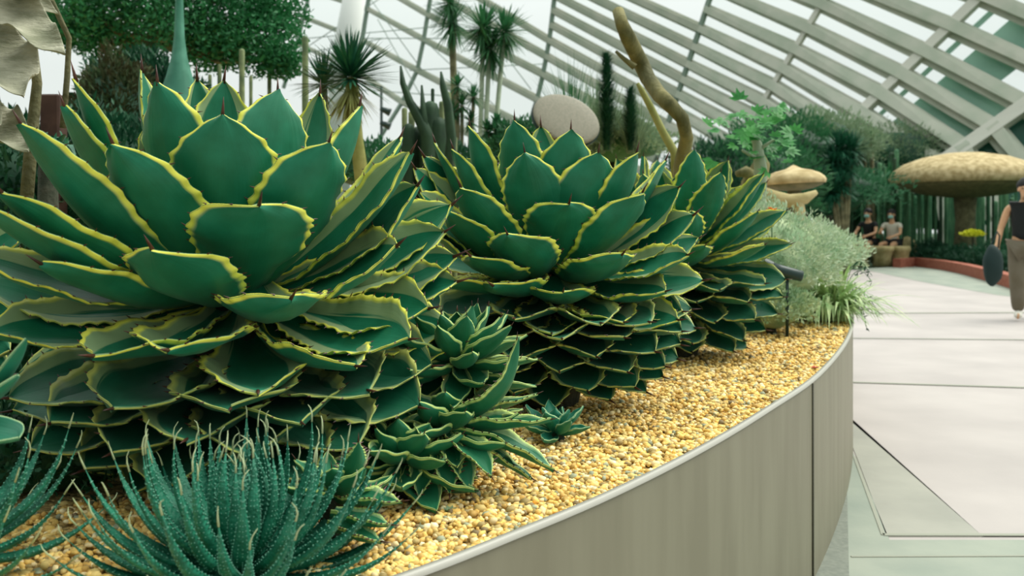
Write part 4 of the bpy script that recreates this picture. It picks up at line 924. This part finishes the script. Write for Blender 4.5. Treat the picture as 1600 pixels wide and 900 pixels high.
person('seated person in white top with mask and dark shorts, right one of the pair', (g.x + .08, g.y - .08, .0), R(-42), seated(.12), 1.12,
       [('shirt', SH, M['white'], .014), ('shorts', ['pelvis', 'hpl', 'hpr', 'thl', 'thr'], M['black'], .02), ('shoe', ['anl', 'tol'], M['shoe'], .012), ('shoe', ['anr', 'tor'], M['shoe'], .012)], 'long', mask=True)
g = G(1603, 500)
W_ = {'pelvis': (0, 0, .93), 'neck': (0, -.03, 1.42), 'head': (0, -.05, 1.58), 'shl': (-.18, -.02, 1.37), 'shr': (.18, -.02, 1.37), 'ell': (-.27, -.02, 1.10), 'elr': (.24, .08, 1.12), 'wrl': (-.30, -.14, .90), 'wrr': (.24, .0, .88),
      'hpl': (-.09, 0, .88), 'hpr': (.09, 0, .88), 'knl': (-.09, -.14, .50), 'knr': (.09, .10, .48), 'anl': (-.08, -.10, .10), 'anr': (.09, .34, .16), 'toer': (0, -.12, -.10), 'toel': (0, -.17, -.045)}
person('walking person in black sleeveless top and brown trousers, cut by the right edge', (g.x, g.y, 0), R(-30), W_, 1.04,
       [('tank_top', ['chest', 'belly', 'pelvis', 'neckb'], M['black'], .03), ('trousers', ['pelvis', 'hpl', 'hpr', 'thl', 'thr', 'knl', 'knr', 'cal', 'car', 'anl', 'anr'], M['brown'], .04), ('shoe', ['anl', 'tol'], M['shoe'], .012), ('shoe', ['anr', 'tor'], M['shoe'], .012)], 'bun')
c = P(1551, 415, 10.75); bgx = thing('handbag', c, 'dark teal bag hanging from the walking woman\'s hand', 'bag')
mb = MB(); mb.blob(c, (.12, .09, .24), amp=.05, seed=4, nu=20, nv=14); mb.build('bag_body', M['bag'], bgx)
mb = MB(); a = P(1558, 362, 10.8); mb.tube([c + Vector((-.05, 0, .18)), a + Vector((-.02, 0, -.05)), a, a + Vector((.03, 0, -.05)), c + Vector((.06, 0, .18))], .010, 8); mb.build('strap', M['bag'], bgx)

# ------------------------------------------------------------------ glass roof
CX = {-3: [(482, 0), (463, 77), (440, 150)], -2: [(577, 0), (567, 63), (545, 150)], -1: [(673, 0), (663, 63), (653, 110), (640, 143), (600, 207)], 0: [(867, 0), (860, 60), (845, 140), (825, 205)],
      1: [(1110, 0), (1043, 200)], 2: [(1290, 0), (1180, 185), (1150, 230)], 3: [(1530, 0), (1325, 200)], 4: [(1843, 0), (1600, 170), (1500, 240)], 5: [(2206, 0), (1900, 170)]}
CY = {-3: {0: 68, 1: 27, 2: -14, 3: -50}, -2: {0: 110, 1: 63, 2: 14, 3: -28}, -1: {0: 160, 1: 110, 2: 62, 3: 23, 4: -14, 5: -45},
      0: {0: 245, 1: 200, 2: 155, 3: 116, 4: 88, 5: 63, 6: 39, 7: 16, 8: -7, 9: -31, 10: -56}, 1: {1: 275, 2: 248, 3: 221, 4: 196, 5: 171, 6: 147, 7: 124, 8: 100, 9: 73, 10: 45, 11: 15, 12: -18, 13: -54},
      2: {4: 252, 5: 229, 6: 206, 7: 183, 8: 160, 9: 135, 10: 108, 11: 78, 12: 45, 13: 8, 14: -30, 15: -72}, 3: {6: 270, 7: 250, 8: 230, 9: 206, 10: 179, 11: 149, 12: 118, 13: 83, 14: 43, 15: -4, 16: -55},
      4: {8: 310, 9: 285, 10: 260, 11: 235, 12: 203, 13: 167, 14: 125, 15: 80, 16: 30, 17: -20}, 5: {10: 395, 11: 355, 12: 312, 13: 268, 14: 218, 15: 165, 16: 105, 17: 40}}
DY = {-3: 62, -2: 59, -1: 55, 0: 50, 1: 44, 2: 39, 3: 35, 4: 31.5, 5: 29}
BW = {-3: 7, -2: 8, -1: 10, 0: 13, 1: 17, 2: 24, 3: 31, 4: 34, 5: 36}
def xof(j, y):
    q = CX[j]
    for i in range(len(q) - 1):
        if y <= q[i + 1][1] or i == len(q) - 2:
            (x0, y0), (x1, y1) = q[i], q[i + 1]; return x0 + (x1 - x0) * (y - y0) / (y1 - y0)
def node(j, b):
    y = CY[j][b]; return P(xof(j, y), y, DY[j] - .008 * (200 - y))
def nrm_at(j, b):
    js = [k for k in (j - 1, j, j + 1) if k in CY and b in CY[k]]; bs = [k for k in (b - 1, b, b + 1) if k in CY[j]]
    u = node(js[-1], b) - node(js[0], b); v_ = node(j, bs[-1]) - node(j, bs[0]); q = u.cross(v_).normalized()
    return q if q.y > 0 else -q                      # away from the camera = outwards
beams = []
ki = 0
for b in range(0, 18):
    js = [j for j in range(-3, 6) if b in CY[j]]
    if len(js) < 2: continue
    pts = [node(j, b) for j in js]; nr = [nrm_at(j, b) for j in js]; mb = MB(); V = []; sec = None
    for i, j in enumerate(js):
        tg = (pts[min(i + 1, len(pts) - 1)] - pts[max(0, i - 1)]).normalized(); n_ = nr[i]; s_ = tg.cross(n_).normalized(); ww = BW[j] / F * pts[i].y * .5
        dp = ww * .7
        for (a, d_) in ((-1, 0), (1, 0), (1, -.25), (.35, -.3), (.35, -1.0), (.6, -1.05), (.6, -1.3), (-.6, -1.3), (-.6, -1.05), (-.35, -1.0), (-.35, -.3), (-1, -.25)):
            V.append(pts[i] + s_ * (a * ww) + n_ * (d_ * dp))
    ns = 12; mb.add(V, [(i * ns + k, i * ns + (k + 1) % ns, (i + 1) * ns + (k + 1) % ns, (i + 1) * ns + k) for i in range(len(pts) - 1) for k in range(ns)])
    ki += 1; struct(mb.build(f'trim_{ki}', M['steel'], smooth=False))
for j in range(-3, 6):
    bs = sorted(CY[j]); pts = [node(j, b) for b in bs]; ww = {-3: .10, -2: .11, -1: .10, 0: .10, 1: .11, 2: .12, 3: .19, 4: .24, 5: .24}[j]
    if j <= 0: pts = [P(xof(j, CY[j][bs[0]] + 70), CY[j][bs[0]] + 70, DY[j])] + pts
    mb = MB(); V = []
    for i, p_ in enumerate(pts):
        tg = (pts[min(i + 1, len(pts) - 1)] - pts[max(0, i - 1)]).normalized(); n_ = nrm_at(j, bs[min(i, len(bs) - 1)]); s_ = tg.cross(n_).normalized()
        for a, d_ in ((-1, .2), (1, .2), (1, -1.2), (-1, -1.2)): V.append(p_ + s_ * (a * ww) + n_ * (d_ * ww * 1.2))
    mb.add(V, [(i * 4 + k, i * 4 + (k + 1) % 4, (i + 1) * 4 + (k + 1) % 4, (i + 1) * 4 + k) for i in range(len(pts) - 1) for k in range(4)])
    ki += 1; struct(mb.build(f'trim_{ki}', M['steel2'] if j >= 2 else M['steel3'], smooth=False))
# panes
mb = MB(); 
for j in range(-3, 5):
    for b in range(0, 17):
        if all(b + d_ in CY[j + e_] for d_ in (0, 1) for e_ in (0, 1)):
            q = [node(j, b), node(j + 1, b), node(j + 1, b + 1), node(j, b + 1)]; mb.add([p_ + Vector((0, .25, 0)) for p_ in q], [(0, 1, 2, 3)])
struct(mb.build('window_1', M['glass'], smooth=False))
# added teal panels stand in for tinted, reflecting panes at right; gaps show sky
mb = MB()
def cell(j, b, u0, u1, v0, v1, mi=0, off=.5):
    A_, B_, C_, D_ = node(j, b), node(j + 1, b), node(j + 1, b + 1), node(j, b + 1)
    f_ = lambda u, v_: (A_.lerp(B_, u)).lerp(D_.lerp(C_, u), v_) + Vector((0, off, 0))
    q = [f_(u0, v0), f_(u1, v0), f_(u1, v1), f_(u0, v1)]; mb.add(q + [p_ + Vector((0, .04, 0)) for p_ in q], [(0, 1, 2, 3), (7, 6, 5, 4), (0, 4, 5, 1), (1, 5, 6, 2), (2, 6, 7, 3), (3, 7, 4, 0)], mi)
for b in range(8, 16):
    gap0 = [(.04, .15), (.20, .33)] if b > 9 else [(.05, .18)]
    u = 0
    for (g0, g1) in gap0 + ([(.70, .92)] if b in (13, 14) else []):
        cell(3, b, u, g0, 0, 1); u = g1
    cell(3, b, u, 1, 0, 1)
struct(mb.build('trim_70', M['shade'], smooth=False)); mb = MB()
for b in range(10, 17): cell(4, b, 0, 1, 0, 1)
for b in range(8, 10): cell(3, b, .5, 1, 0, 1, off=.7)
struct(mb.build('trim_71', M['shade_dark'], smooth=False))  # dark panels standing in for the darker panes
# cable bracing outside the left glazing
for k, (x0, y0, x1, y1) in enumerate([(470, 80, 620, -20), (480, 60, 700, 40), (440, 90, 600, 60), (560, 60, 760, 60), (580, 0, 660, 110), (660, 60, 800, 190), (590, 30, 720, 260), (640, 110, 850, 100), (560, 140, 700, 150), (770, 60, 830, 140)]):
    mb = MB(); mb.tube([P(x0, y0, 53), P(x1, y1, 51)], .028, 5); struct(mb.build(f'trim_{80 + k}', M['steel3']))
